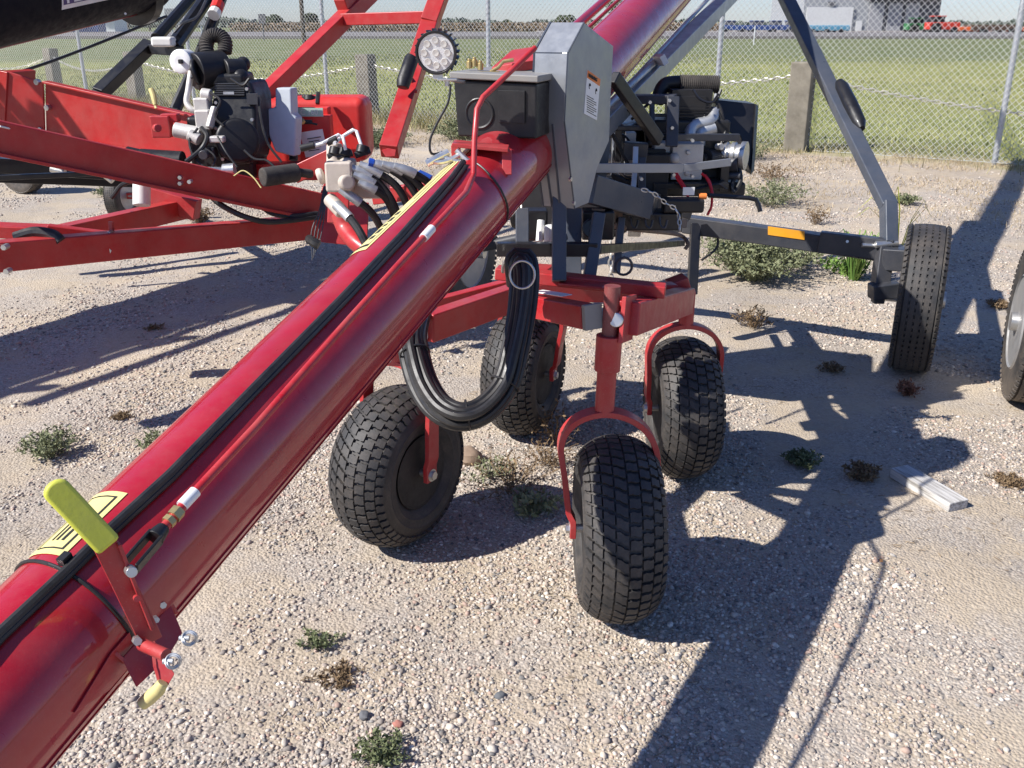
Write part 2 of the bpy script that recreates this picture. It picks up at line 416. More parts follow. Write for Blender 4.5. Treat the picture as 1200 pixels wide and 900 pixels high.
# lever with yellow grip, bracket
dl = 1.44
Lp0 = D(67, 575, 1.08606); Lp1 = D(128, 640, 1.11754); Ldir = (Lp1-Lp0).normalized()
vw = (V((0, 0, H))-Lp1).normalized(); Lw = Ldir.cross(vw).normalized(); Ln = Lw.cross(Ldir).normalized()
b = B(); hw = 0.01535; pr = []
for k in range(9):
    t = PI*k/8; pr.append(Lp0 + Lw*hw*math.cos(t) - Ldir*hw*.8*math.sin(t))
pr += [Lp1-Lw*hw, Lp1+Lw*hw]
b.plate([p+Ln*0.0063 for p in pr], Ln*-0.01338)
lever_plate = B()
e0 = D(142, 655, 1.12541); e1 = D(178, 752, 1.1805); R = frame(e1-e0, Ln)
lever_plate.beam(D(118, 628, 1.11754), D(178, 752, 1.17263), 0.02676, 0.00551, Ln)
lever_plate.beam(D(128, 645, 1.12147)-Lw*0.01259, D(168, 745, 1.16083)-Lw*0.01259, 0.00472, 0.01574, Ln)
lv = lever_plate.part('lever', M['red'], au, 0.00118)
b.part('lever_grip', M['lime'], lv, 0.00472)
b = B()
for (x, y, r) in ((153, 669, 0.00669), ):
    p = D(x, y, 1.12935); b.cyl(p-Ln*0.00787, p+Ln*0.00944, r, seg=14)
b.part('pivot_pin', M['steel'], lv, 0.00079)
b = B(); p = D(160, 701, 1.13328); b.cyl(p-Ln*0.00315, p+Ln*0.00472, 0.00394, seg=12); b.part('lever_bolt', M['red'], lv)
# bracket under the lever
bk = B()
A1 = D(143, 772, 1.19624); A2 = D(207, 706, 1.30642); A3 = D(216, 742, 1.2592); A4 = D(160, 806, 1.1805)
bk.plate([D(143, 772, 1.1805), D(200, 708, 1.27494), D(214, 742, 1.2592), D(196, 772, 1.21985), D(160, 806, 1.17263)], Ln*-0.00472)
bk.beam(D(143, 772, 1.1805), D(131, 764, 1.24346), 0.02361, 0.00472, Ln)
bk.beam(D(200, 706, 1.27494), D(187, 699, 1.30642), 0.03935, 0.00472, Ln)
bk.beam(D(131, 766, 1.23559), D(150, 792, 1.27494), 0.03935, 0.00551, Ln)
bk.plate([D(176, 742, 1.19624), D(205, 790, 1.1805), D(190, 816, 1.1805), D(180, 782, 1.1805)], Ln*-0.00472)
bk.cyl(D(166, 755, 1.15689), D(195, 768, 1.12541), 0.00787, seg=16)
brk = bk.part('lever_bracket', M['red'], au, 0.00118)
b = B()
for x, y, d, r in ((160, 750, 1.15, 0.0055), (182, 725, 1.18, 0.004), (133, 779, 1.20, 0.0047), (141, 764, 1.20, 0.0047), (190, 708, 1.26, 0.0047)):
    p = D(x, y, d); b = B(); b.cyl(p-Ln*0.00315, p+Ln*0.00787, r, seg=6); b.part('bracket_bolt', M['steel'], brk)
b = B()
for x, y, d in ((203, 775, 1.118), (222, 748, 1.149)):
    c = D(x, y, d); R = frame(vw, V((0, 0, 1))); b = B()
    for rr in (0.00866, 0.00669): b.tube([c + (R.col[1]*math.cos(t)+R.col[2]*math.sin(t))*rr + R.col[0]*0.00315*math.sin(t*2+rr*90) for t in [2*PI*k/20 for k in range(20)]], 0.00126, 6, closed=True)
    b.cyl(c+V((-0.012, 0, 0)), c, 0.0035, seg=10)
    b.part('lynch_pin', M['galv'], brk)
b = B(); b.tube([D(166, 826, 1.1805), D(175, 818, 1.1805), D(186, 808, 1.17263), D(191, 800, 1.17263)], [0.00787, 0.00905, 0.00866, 0.00708], 12); b.part('lever_tip', M['yellow'], brk, 0.00079)
# side rail below the bracket welded to the tube
b = B(); b.plate([on_tube(85, 835, 0), on_tube(128, 765, 0), on_tube(150, 740, 0), on_tube(165, 752, 0), on_tube(140, 800, 0)], (TY*-.8+TZ*0.1574)*0.00472); b.part('bracket_saddle', M['tube_red'], au, 0.00079)
# ------------------------------------------------------------------ battery box, lid, little red table, handle end
px0 = D(532, 92, 2.40035)
n1 = V((-.30, -.95, 0)).normalized(); e = V((.95, -.30, 0))
def onp(x, y, p0=None, n=None): return PL(x, y, p0 or px0, n or n1)
b = B(); b.plate([onp(531, 93), onp(629, 98), onp(629, 163), onp(536, 160)], n1*-.50); bx = b.part('battery_box', M['plastic'], au, 0.0063)
b = B(); c = onp(562, 133); R = frame(n1); b.lathe([(-0.00157, 0.03935), (0.00315, 0.03935), (0.00472, 0.0362), (0.00315, 0.03305), (0.00157, 0.03227), (0.00157, 0)], c, R, 40); b.box(onp(600, 125)+n1*0.00315, 0.07083, 0.0063, 0.0787, Matrix((e, n1, V((0, 0, 1)))).transposed()); b.part('round_cap', M['plastic'], bx, 0.00079)
b = B(); q = [onp(528, 92), onp(632, 97)]
b.plate([q[0]+n1*0.00944, q[1]+n1*0.00944, q[1]-n1*.51, q[0]-n1*.51], V((0, 0, 0.01731))); b.part('box_lid', M['lid'], bx, 0.00394)
b = B()
for x, y in ((550, 80), (563, 82), (556, 78)):
    p = D(x, y, 2.45544); b.cyl(p, p+V((0, 0, 0.01731)), 0.00787, seg=8); b.cyl(p+V((0, 0, 0.01731)), p+V((0, 0, 0.02361)), 0.00472, seg=8)
b.tube([D(575, 84, 2.4397), D(584, 79, 2.4397), D(590, 72, 2.4397), D(602, 70, 2.4397)], 0.00472, 8)
b.beam(D(548, 85, 2.4397), D(585, 85, 2.4397), 0.03935, 0.0063)
b.part('breather_fitting', M['brass'], bx, 0.00079)
b = B(); b.plate([D(576, 79, 2.5184), D(600, 58, 2.5971), D(629, 54, 2.5971), D(630, 70, 2.5184), D(600, 74, 2.47905)], V((0, 0, -0.02361))); b.part('top_bracket', M['red'], au, 0.00236)
b = B(); b.beam(D(531, 168, 2.29804), D(596, 174, 2.29804), 0.0787, 0.00944); b.beam(D(594, 175, 2.2823), D(594, 205, 2.2823), 0.02361, 0.0063, (0, 1, 0)); b.beam(D(534, 170, 2.32952), D(536, 205, 2.34526), 0.02361, 0.0063, (0, 1, 0)); b.part('box_stand', M['red'], au, 0.00157)
# worklight
wc = D(512, 61, 2.22); wn = (V((0, 0, H))-wc+V((-.55, 0, -.35))).normalized(); R = frame(wn)
b = B(); b.lathe([(-0.03542, 0.02361), (-0.03542, 0.04092), (-0.02755, 0.04329), (0.00944, 0.04958), (0.01417, 0.04958), (0.01417, 0.04486), (0.00787, 0.04329), (0.00787, 0)], wc, R, 48)
for k in range(22):
    a = 2*PI*k/22; dvec = R @ V((0, math.cos(a), math.sin(a))); b.beam(wc+dvec*0.04407-wn*0.03148, wc+dvec*0.04879+wn*0.00472, 0.00315, 0.01102, dvec)
wl = b.part('work_light', M['plastic'], au, 0.00079, loc=wc)
m, nt, bs = nodes('lamp_glass'); bs.inputs['Base Color'].default_value = (.75, .76, .78, 1); bs.inputs['Roughness'].default_value = .2; bs.inputs['Metallic'].default_value = .35; bs.inputs['Coat Weight'].default_value = .6
w_ = N(nt, 'ShaderNodeTexChecker'); w_.inputs['Scale'].default_value = 260; tc = N(nt, 'ShaderNodeTexCoord'); L(nt, tc.outputs['Object'], w_.inputs['Vector']); bump(nt, w_.outputs[1], .6, .003, bs); M['lens'] = m
b = B(); b.lathe([(0.00826, 0.04329), (0.00984, 0.0425), (0.01062, 0)], wc, R, 40); ln = b.part('lamp_lens', M['lens'], wl, loc=wc)
b = B()
for k in range(9):
    rr = 0 if k == 0 else 0.02833; a = k*PI/4; c = wc + R @ V((0.01086, rr*math.cos(a), rr*math.sin(a))); b.lathe([(0, 0.00866), (0.00275, 0.00787), (0.00275, 0.00551), (0.00079, 0)], c, R, 16)
b.part('lamp_diode', M['alu'], wl, loc=wc)
b = B(); bp = D(524, 93, 2.24295); b.beam(bp+V((-0.02361, 0, 0)), bp+V((0.02361, 0, 0)), 0.02361, 0.00472); b.beam(bp+V((-0.02204, 0, 0)), bp+V((-0.02204, 0, 0.02361)), 0.00472, 0.02361, (1, 0, 0)); b.cyl(bp+V((0, 0, -0.01574)), bp, 0.0063, seg=6); b.beam(bp, D(542, 96, 2.32165), 0.01574, 0.0063); b.part('light_bracket', M['steel'], au, 0.00079)
b = B(); b.tube(spline([D(528, 99, 2.24295), D(525, 120, 2.24295), D(512, 145, 2.25082), D(504, 165, 2.25869), D(506, 180, 2.26656), D(520, 178, 2.2823)]), 0.00315, 8); b.part('light_cable', M['rubber'], au)
b = B()
for pts, r in (([(500, 192), (512, 185), (526, 178)], 0.00866), ([(500, 188), (515, 190), (530, 186), (541, 180)], 0.0063), ([(535, 176), (545, 186), (551, 190)], 0.00708), ([(516, 178), (522, 184), (540, 190)], 0.00551)):
    b.tube(spline([D(x, y, 2.26656) for x, y in pts]), r, 8)
b.part('cable_clamp', M['steel'], au)
b = B(); b.tube(hug([(556, 190), (575, 207), (590, 228), (594, 258)], 0.00315, 6), 0.00236, 6); b.part('tube_cable', M['rubber'], au)
# ------------------------------------------------------------------ belt guard
gp = D(661, 142, 2.455); ga = V((.5, .866, 0)).normalized(); gn = V((.866, -.5, 0)).normalized()
gpx = [(684, 26), (719, 54), (716, 110), (714, 165), (700, 197), (690, 238), (673, 245), (661, 142), (665, 62)]
gpts = [PL(x, y, gp, gn) for x, y in gpx]
b = B(); b.plate(gpts, gn*-0.09838); bg = b.part('belt_guard', M['grey'], au, 0.00236)
b = B()
for i in (7, 8, 0):                       # folded flange line standing proud round the cover
    a, c = gpts[i-1] if i else gpts[-1], gpts[i]
    b.beam(a+gn*0.00118, c+gn*0.00118, 0.00315, 0.00315)
    b.beam(a-gn*0.09759, c-gn*0.09759, 0.00472, 0.00472)
b.beam(gpts[8]-gn*0.01574, gpts[8]-gn*0.09444, 0.00236, 0.00236)
for fx in (.35, .72):
    a0 = gpts[7]-gn*(.098*fx); a1 = gpts[6]-gn*(.098*(.2+.7*fx)); b.beam(a0.lerp(a1, .04)-ga*.001, a1-ga*.001, .004, .006, ga)
b.part('guard_edge', M['slate'], bg)
lp = lambda x, y, k=0.00142: PL(x, y, gp, gn)+gn*k
b = B(); b.plate([lp(688, 82, 0), lp(703, 93, 0), lp(699, 141, 0), lp(684, 133, 0)], gn*0.00142); lb = b.part('warning_label', M['label'], bg)
b = B(); b.plate([lp(688, 82), lp(703, 93), lp(702, 101), lp(687.3, 91)], gn*0.00063); b.part('label_header', M['orange'], lb)
xd = (lp(703, 93)-lp(688, 82)).normalized(); yd = V((0, 0, 1))
xd = (lp(699, 141)-lp(684, 133)).normalized()
text_on('WARNING', lb, lp(688.3, 89.5, .003), xd, yd, .012, M['ink'], bold=.0003)
b = B()
for k in range(8):
    y = 112+k*2.6; b.beam(lp(687, y, 0.00173), lp(687+(11 if k % 3 else 8), y+6.2*(1 if k % 3 else .72), 0.00173), 0.00126, 0.00157)
for cx, cy in ((690.5, 101), (698, 107)):
    c = lp(cx, cy, 0.00173); b.tube([c + ga*0.00472*math.cos(t)+V((0, 0, 0.00708*math.sin(t))) for t in [k*PI/5 for k in range(8)]], 0.00126, 5); b.beam(c, c+V((0, 0, 0.0063)), 0.00236, 0.00236)
b.part('label_print', M['ink'], lb)
b = B()
for x, y in ((668, 210), (672, 238)):
    c = PL(x, y, gp, gn); b = B(); b.cyl(c-gn*0.00157, c+gn*0.00472, 0.0063, seg=6); b.part('guard_bolt', M['steel'], bg)
# ------------------------------------------------------------------ undercarriage
g = M['slate']
Etop = D(1040, 283, 4.36); axl = V((1.915, 4.27, .345)); axd = V((-.92, .39, 0)).normalized()
b = B(); b.beam(D(802, 262, 4.75), D(1046, 296, 4.38), .085, .085); b.beam(D(960, 283, 4.47), D(1046, 293, 4.36), .055, .1)
ab = b.part('axle_beam', M['dkgrey'], au, .006)
aq = (V(D(1046, 296, 4.38))-V(D(802, 262, 4.75))).normalized(); an = aq.cross(V((0, 0, 1))).normalized()
pb = V(D(802, 262, 4.75))+an*.0435
b = B(); q = [PL(900, 265, pb, an), PL(943, 271, pb, an), PL(943, 281, pb, an), PL(900, 275, pb, an)]; b.plate(q, an*.003); b.part('amber_reflector', M['amber'], ab)
b = B(); b.cyl(D(993, 283, 4.36), D(993, 283, 4.32), .007, seg=6); b.part('beam_bolt', M['steel'], ab)
b = B(); b.beam(D(1037, 290, 4.36), D(1030, 345, 4.36), .07, .07, (0, 1, 0)); b.beam(D(1036, 302, 4.36), D(1066, 304, 4.3), .10, .10); b.beam(D(1020, 342, 4.33), D(1052, 338, 4.33), .08, .07); b.cyl(D(1046, 338, 4.36), axl, .028); b.box(D(1029, 350, 4.34), .05, .05, .04); b.part('axle_bracket', M['dkgrey'], au, .006)
b = B(); b.cyl(D(1026, 287, 4.34), D(1052, 285, 4.34), .016); b.cyl(D(1010, 287, 4.36), D(1062, 290, 4.36), .010); b.part('pivot_pin', M['steel'], au, .001)
wheel(au, 'road', axl, -axd)
lw = V((-.30, 5.25, .345)); wheel(au, 'road', lw, axd)
apex = ts(4.5)-TZ*.13
b = B(); b.beam(D(1042, 287, 4.36), D(1041, 238, 4.42), .06, .075, (0, 1, 0)); b.beam(D(1042, 243, 4.42), apex, .055, .075, (1, 0, 0)); st = b.part('lift_arm', g, au, .006)
b = B(); a = D(986, 100, 5.3); c = D(996, 148, 5.0); a = a.lerp(c, 0)
armA, armB = D(1042, 243, 4.42), apex
def armp(py):                                   # point of the arm seen at row py
    lo, hi = 0, 1
    for _ in range(40):
        m_ = (lo+hi)/2; p = armA.lerp(armB, m_); r = p-V((0, 0, H)); dd = r.y*cp - r.z*sp; yy = 450-F*(r.y*sp+r.z*cp)/dd
        if yy > py: lo = m_
        else: hi = m_
    return armA.lerp(armB, lo)
a, c = armp(98)+V((.045, -.04, .01)), armp(150)+V((.045, -.04, 0))
b.tube([a, a.lerp(c, .12), a.lerp(c, .5), a.lerp(c, .88), c], [.022, .036, .040, .036, .018], 14); b.part('strap_roll', M['black'], st)
b = B(); b.beam(lw+V((.15, .0, .25)), apex, .05, .06, (1, 0, 0)); b.part('lift_arm', g, au, .006)
b = B(); b.cyl(lw+V((.02, 0, 0)), D(690, 262, 4.9), .03); b.beam(lw+V((.15, 0, .02)), lw+V((.15, 0, .28)), .06, .06, (0, 1, 0)); b.beam(lw+V((.15, 0, .24)), D(802, 262, 4.78), .08, .08); b.part('axle_bracket', M['dkgrey'], au, .006)
# beams under the tube
e_ = D(908, -58, 6.4534)
b = B(); b.beam(D(700, 152, 3.10865), e_, 0.0669, 0.0669); b.beam(D(684, 178, 3.0693), D(760, 85, 3.6202), 0.02361, 0.03935); b.part('under_beam', M['grey'], au, 0.00394)
b = B(); b.cyl(D(690, 150, 3.02995), D(866, -40, 5.6664), 0.00944); b.cyl(D(700, 160, 3.02995), D(858, -25, 5.509), 0.0063); b.cyl(D(700, 135, 3.02995), D(770, 70, 3.6989), 0.01259); b.part('brake_pipe', M['galv'], au)
b = B(); b.tube([ts(.71)+TY*0.13379+TZ*0.0787, ts(6)+TY*0.13379+TZ*0.0787], 0.01731, 12); b.tube([ts(.71)+TY*0.1574+TZ*0.01574, ts(6)+TY*0.1574+TZ*0.01574], 0.00787, 10); b.part('side_pipe', M['tube_red'], au)
c = tube_pt(1.65, -2.2); b = B(); b.beam(ts(1.61)-TZ*0.09444, ts(1.77)-TZ*0.09444, 0.02361, 0.0787); b.part('tube_lug', M['tube_red'], au, 0.00236)
b = B(); p = D(771, 72, 3.6202); b.beam(p, D(777, 68, 3.6202), 0.0787, 0.03935); b.part('hose_clip', M['label'], au, 0.00236)
# ------------------------------------------------------------------ frame below the guard
fr = M['grey']; b = B()
b.beam(D(690, 221, 2.8332), D(758, 241, 3.10865), 0.04722, 0.08657)          # cross channel
b.beam(D(758, 238, 3.10865), D(803, 250, 4.6), 0.03935, 0.0787)
b.beam(D(655, 232, 2.63645), D(655, 330, 2.63645), 0.03935, 0.05509, (0, 1, 0))
b.beam(D(612, 245, 2.7545), D(612, 300, 2.7545), 0.03935, 0.03935, (0, 1, 0))
b.beam(D(702, 250, 2.71515), D(690, 328, 2.71515), 0.03542, 0.03542, (0, 1, 0))
b.beam(D(672, 245, 2.8332), D(672, 325, 2.8332), 0.04722, 0.03148, (0, 1, 0))
b.beam(D(728, 255, 3.0693), D(722, 320, 3.0693), 0.02361, 0.03148, (0, 1, 0))
mf = b.part('mount_frame', M['slate'], au, 0.00315)
b = B(); b.beam(D(582, 292, 2.71515), D(700, 292, 2.71515), 0.03148, 0.03935); b.beam(D(815, 262, 4.7), D(811, 345, 4.72), 0.04722, 0.04722, (0, 1, 0)); b.beam(D(700, 292, 2.71515), D(800, 285, 4.6), 0.02361, 0.02755); b.part('cross_bar', M['black'], au, 0.00315)
b = B(); b.tube(spline([D(706, 262, 3.2267), D(740, 268, 3.2267), D(795, 275, 4.3), D(806, 285, 4.3), D(803, 292, 4.3)]), 0.00944, 8); b.beam(D(700, 252, 2.9119), D(800, 262, 4.4), 0.03935, 0.03935); b.part('rusty_linkage', mat('rusty_steel', (.15, .09, .06), .8, dust=.5), au, 0.00236)
b = B(); b.tube(spline([D(820, 262, 4.7), D(838, 272, 4.7), D(840, 290, 4.7), D(822, 305, 4.7)]), 0.0063, 8); b.part('drain_hose', M['rubber'], au)
b = B(); R = frame(V((0, 0, 1))); b.lathe([(0, 0), (0, 0.02361), (0.00394, 0.02518), (0.05509, 0.02518), (0.06139, 0.02204), (0.06139, 0)], D(647, 288, 2.8332), R, 24); b.cyl(D(632, 283, 2.8332), D(634, 258, 2.8332), 0.01102); b.part('oil_filter', M['white'], au, 0.00157)
for (x0, y0, x1, y1, d) in ((611, 240, 611, 310, 3.38), (715, 243, 716, 330, 3.4)):
    b = B(); a, c = D(x0, y0, d), D(x1, y1, d); chainmesh(b, [a, c], 0.02676, 0.00354); b.part('hanging_chain', M['chain'], au, sharp=60)
b = B(); c0 = [D(752, 222, 2.95125), D(765, 226, 2.95125), D(780, 238, 2.97486), D(794, 248, 2.9906), D(797, 275, 2.9906)]; chainmesh(b, spline(c0), 0.01889, 0.00236); b.part('safety_chain', M['steel'], au, sharp=60)
b = B(); b.tube([D(731, 312, 2.6758)+V((0.02361*math.cos(t), 0, 0.02518*math.sin(t))) for t in [2*PI*k/16 for k in range(16)]], 0.00394, 6, closed=True); b.part('shackle', M['dkgrey'], au)
# ------------------------------------------------------------------ engine on the right side of the auger
eng = B(); de = 3.53
eng.box(D(800, 178, de), 0.289, 0.255, 0.255); eng.box(D(812, 215, de), .33, 0.289, 0.051)
eng.part_ = None
en = eng.part('engine', M['plastic'], au, 0.0102)
def sub(nm, m, bev=0.00255): return lambda bb: bb.part(nm, M[m], en, bev)
b = B(); c = D(806, 122, 3.4425); b.box(c, 0.1445, 0.153, 0.1105); b.box(c+V((0, -0.0782, 0.0085)), 0.102, 0.0085, 0.051)
for k in range(5): b.box(c+V((0, -0.08075, -0.0425+k*0.0102)), 0.1275, 0.0051, 0.0034)
b.part('air_cleaner_box', M['plastic'], en, 0.0102)
b = B(); p = spline([D(770, 120, 3.4425), D(776, 103, 3.4425), D(790, 97, 3.4425), D(842, 98, 3.4425)], 12)
b.tube(p, 0.0255, 14); b.part('intake_elbow', M['plastic'], en)
b = B(); a, c = D(797, 98, 3.434), D(842, 99, 3.434)
prof = []; Lh = (c-a).length
for k in range(40): prof.append((Lh*k/39, 0.0289 if k % 2 else 0.03315))
b.lathe([(0, 0)]+prof+[(Lh, 0)], a, frame(c-a), 20); b.part('corrugated_hose', M['foam'], en)
b = B(); b.tube(spline([D(812, 180, 3.4), D(808, 160, 3.383), D(814, 147, 3.383), D(832, 142, 3.383), D(838, 130, 3.4)], 10), 0.0221, 14)
b.tube(spline([D(820, 170, 3.4), D(822, 156, 3.383), D(838, 150, 3.383)], 8), 0.0204, 14); b.part('exhaust_pipe', M['galv'], en)
b = B(); c = D(803, 188, 3.3575); b.box(c, 0.1105, 0.085, 0.1275); b.cyl(c+V((0, -0.0425, 0.034)), c+V((0, -0.0527, 0.034)), 0.0102, seg=6); b.cyl(c+V((0, -0.0425, -0.03825)), c+V((0, -0.0527, -0.03825)), 0.0102, seg=6)
b.box(D(775, 172, 3.3575), 0.0595, 0.068, 0.03825); b.ell(D(790, 186, 3.315), 0.02125); b.part('valve_cover', M['alu'], en, 0.0153)
b = B(); b.plate([D(840, 117, 3.485), D(886, 122, 3.485), D(880, 205, 3.485), D(868, 160, 3.485), D(838, 150, 3.485)], V((0, 0.136, 0))); b.plate([D(886, 122, 3.468), D(889, 124, 3.485), D(884, 200, 3.485), D(880, 205, 3.468)], V((0, 0.187, 0))); b.part('muffler_shield', M['black'], en, 0.00255)
b = B(); R = frame(V((.9, -.43, 0)))
b.lathe([(-0.0425, 0), (-0.0425, 0.04675), (-0.02975, 0.04675), (-0.0255, 0.03995), (-0.017, 0.03995), (-0.01275, 0.04675), (0, 0.04675), (0.00425, 0.03995), (0.017, 0.03995), (0.02125, 0.051), (0.03825, 0.051), (0.03825, 0)], D(862, 182, 3.4), R, 28); b.part('belt_pulley', M['steel'], en, 0.00085)
b = B(); b.tube(spline([D(866, 195, 3.383), D(868, 212, 3.383), D(860, 225, 3.383), D(858, 215, 3.383), D(866, 200, 3.4)]), 0.00765, 8); b.part('drive_belt', M['rubber'], en)
b = B(); b.box(D(765, 200, 3.3575), 0.09775, 0.119, 0.1275); b.box(D(765, 184, 3.3575), 0.102, 0.12325, 0.0085); b.box(D(768, 177, 3.332), 0.068, 0.051, 0.017); b.part('battery', M['plastic'], en, 0.0034)
b = B()
for pts in ([(788, 192), (793, 208), (802, 222), (813, 245)], [(790, 198), (800, 215), (808, 228)], [(826, 205), (833, 220), (834, 240), (829, 252)], [(822, 203), (831, 212), (836, 232)]):
    b.tube(spline([D(x, y, 3.2725) for x, y in pts]), 0.00467, 8)
b.part('red_cable', M['redcable'], en)
b = B()
for pts in ([(740, 140), (770, 116), (815, 112), (830, 130)], [(845, 105), (840, 125), (850, 150), (845, 170)], [(760, 230), (790, 205), (830, 200)], [(735, 165), (750, 175), (745, 200)], [(822, 110), (826, 130), (822, 150)], [(700, 175), (720, 190), (735, 215)], [(828, 118), (842, 122), (848, 140)]):
    b.tube(spline([D(x, y, 3.383) for x, y in pts]), 0.0051, 6)
b.part('wiring', M['rubber'], en)
b = B(); b.beam(D(833, 108, 3.3745), D(833, 119, 3.3745), 0.017, 0.017, (0, 1, 0)); b.part('dipstick_handle', M['yellow'], en, 0.0017)
b = B(); b.cyl(D(700, 182, 3.315), D(713, 184, 3.315), 0.03825, seg=24); b.cyl(D(694, 183, 3.315), D(716, 184, 3.315), 0.0255, seg=24); b.box(D(722, 185, 3.3575), 0.02975, 0.051, 0.17); b.box(D(738, 180, 3.4), 0.034, 0.051, 0.153); b.part('clutch_drum', M['galv'], en, 0.00255)
b = B(); b.box(D(800, 240, 3.145), 0.136, 0.0595, 0.04675); w1 = b.part('winch_motor', M['plastic'], en, 0.0085)
b = B(); b.box(D(807, 224, 3.111), 0.03825, 0.0051, 0.0255); b.part('winch_label', M['label'], w1)
b = B(); b.cyl(D(819, 230, 3.128), D(828, 230, 3.128), 0.0102); b.part('orange_knob', M['orange'], w1, 0.0017)
b = B(); b.tube([D(830, 229, 3.23), D(878, 232, 3.23), D(886, 234, 3.23), D(889, 240, 3.23), D(891, 248, 3.23)], 0.00807, 8); b.part('crank_handle', M['black'], au)

b = B()
for k in range(7): b.box(D(790+k*.2, 150+k*3.0, 3.40), .12, .05, .0035)
b.part('cylinder_fins', M['dkgrey'], en, .0008)
b = B(); b.cyl(D(826, 186, 3.36), D(846, 188, 3.42), .035, seg=24); b.cyl(D(822, 186, 3.35), D(826, 186, 3.36), .018, seg=16); b.part('starter_motor', M['plastic'], en, .002)
b = B(); b.box(D(828, 168, 3.42), .05, .05, .05); b.cyl(D(840, 172, 3.38), D(846, 172, 3.36), .012, seg=12); b.beam(D(838, 128, 3.42), D(846, 160, 3.4), .02, .012, (0, 1, 0)); b.part('governor_bracket', M['alu'], en, .002)
b = B(); b.box(D(806, 214, 3.38), .26, .16, .02); b.box(D(845, 205, 3.42), .03, .12, .10); b.box(D(772, 222, 3.36), .05, .10, .06); b.part('engine_mount_plate', M['black'], en, .002)
b = B(); b.cyl(D(852, 192, 3.40), D(866, 192, 3.38), .03, seg=24); b.cyl(D(850, 206, 3.40), D(868, 206, 3.38), .014, seg=16); b.part('idler_pulley', M['dkgrey'], en, .001)
b = B()
for pts in ([(702, 150), (712, 160), (730, 158), (742, 172)], [(706, 205), (722, 200), (735, 208), (748, 206)], [(756, 172), (770, 160), (785, 158)], [(712, 120), (735, 128), (752, 150)], [(790, 214), (812, 222), (840, 216), (852, 222)], [(812, 105), (820, 116), (834, 120), (842, 110)]):
    b = B(); b.tube(spline([D(x, y, 3.30) for x, y in pts]), .0045, 6); b.part('control_cable', M['black'], en)
for x, y, dq in ((792, 165, 3.24), (812, 165, 3.24), (790, 205, 3.24), (812, 207, 3.24), (785, 118, 3.21), (788, 150, 3.21), (762, 120, 3.2), (752, 210, 3.12), (752, 240, 3.12)):
    b = B(); p = D(x, y, dq); b.cyl(p, p+V((0, .03, 0)), .006, seg=6); b.part('frame_bolt', M['steel'], en)
b = B(); b.box(D(724, 168, 3.28), .02, .05, .12); b.box(D(708, 214, 3.1), .05, .05, .035); b.beam(D(706, 135, 3.2), D(740, 200, 3.25), .016, .012); b.beam(D(716, 205, 3.2), D(750, 222, 3.2), .03, .02); b.part('clutch_linkage', M['black'], au, .002)
b = B(); b.box(D(745, 257, 3.2), .30, .10, .06); b.part('transfer_case', M['black'], au, .006)
b = B(); b.box(D(700, 262, 2.95), .10, .08, .09); b.cyl(D(694, 268, 2.9), D(694, 268, 2.75), .03, seg=20); b.part('gear_housing', M['black'], au, .006)
b = B(); b.box(D(628, 262, 2.9), .07, .07, .09); b.part('hydraulic_block', M['black'], au, .006)
c = D(684, 200, 3.75); b = B(); b.box(c, .46, .5, .42, Matrix.Rotation(-.36, 3, 'Z')); hr = b.part('shadow_block', M['black'], au, .03)  # box added behind the guard to throw ground shadow; bracket below holds it
b = B(); b.beam(c+V((-.2, 0, -.24)), D(690, 262, 4.3), .06, .06); b.beam(c+V((.2, -.1, -.22)), D(745, 257, 3.2), .05, .05); b.part('shadow_block_bracket', M['black'], au, .004)
b = B()
for k in range(4): b = B(); b.tube(spline([D(722+k*17, 254, 3.1), D(723+k*17, 264, 3.1), D(728+k*17, 267, 3.1), D(731+k*17, 258, 3.1)]), .004, 6); b.part('u_bolt', M['dkgrey'], au)
# engine cradle bars
b = B()
b.beam(D(719, 90, 2.9325), D(772, 165, 3.1875), 0.02975, 0.0425)
b.part('guard_brace', M['black'], au, 0.0051)
b = B()
b.beam(D(740, 116, 3.315), D(792, 116, 3.2725), 0.085, 0.02975); b.beam(D(789, 113, 3.23), D(787, 172, 3.23), 0.0425, 0.01275, (0, 1, 0)); b.beam(D(712, 150, 3.23), D(752, 150, 3.23), 0.017, 0.017)
b.beam(D(790, 161, 3.247), D(866, 161, 3.315), 0.017, 0.0255); b.beam(D(764, 135, 3.315), D(785, 135, 3.315), 0.0255, 0.0102)
b.beam(D(764, 116, 3.2725), D(764, 170, 3.2725), 0.017, 0.0255, (0, 1, 0)); b.beam(D(752, 185, 3.1875), D(752, 250, 3.1875), 0.0255, 0.0255, (0, 1, 0))
b.beam(D(730, 176, 3.247), D(758, 178, 3.247), 0.051, 0.0595); b.beam(D(745, 230, 3.2725), D(800, 250, 3.4), 0.102, 0.034)
b.part('engine_cradle', M['dkgrey'], au, 0.0034)
b = B(); b.beam(D(698, 197, 2.975), D(800, 197, 3.128), 0.0102, 0.02975); b.beam(D(800, 197, 3.128), D(856, 190, 3.162), 0.0102, 0.0255); b.part('guard_strap', M['grey'], au, 0.0017)
b = B(); b.beam(D(745, 172, 3.145), D(744, 200, 3.145), 0.017, 0.0085, (0, 1, 0)); b.beam(D(744, 200, 3.145), D(742, 222, 3.145), 0.017, 0.0085, (0, 1, 0)); b.part('adjuster_arm', M['galv'], au, 0.00085)
b = B(); b.plate([D(700, 100, 2.975), D(716, 165, 3.06), D(708, 230, 3.06), D(668, 230, 3.0175), D(655, 160, 2.975)], V((0, 0.034, 0))); b.part('gearbox_plate', M['dkgrey'], au, 0.00255)
b = B(); b.box(D(640, 180, 2.805), 0.136, 0.102, 0.017); b.box(D(600, 170, 2.805), 0.085, 0.119, 0.102); b.part('gearbox', M['dkgrey'], au, 0.0085)
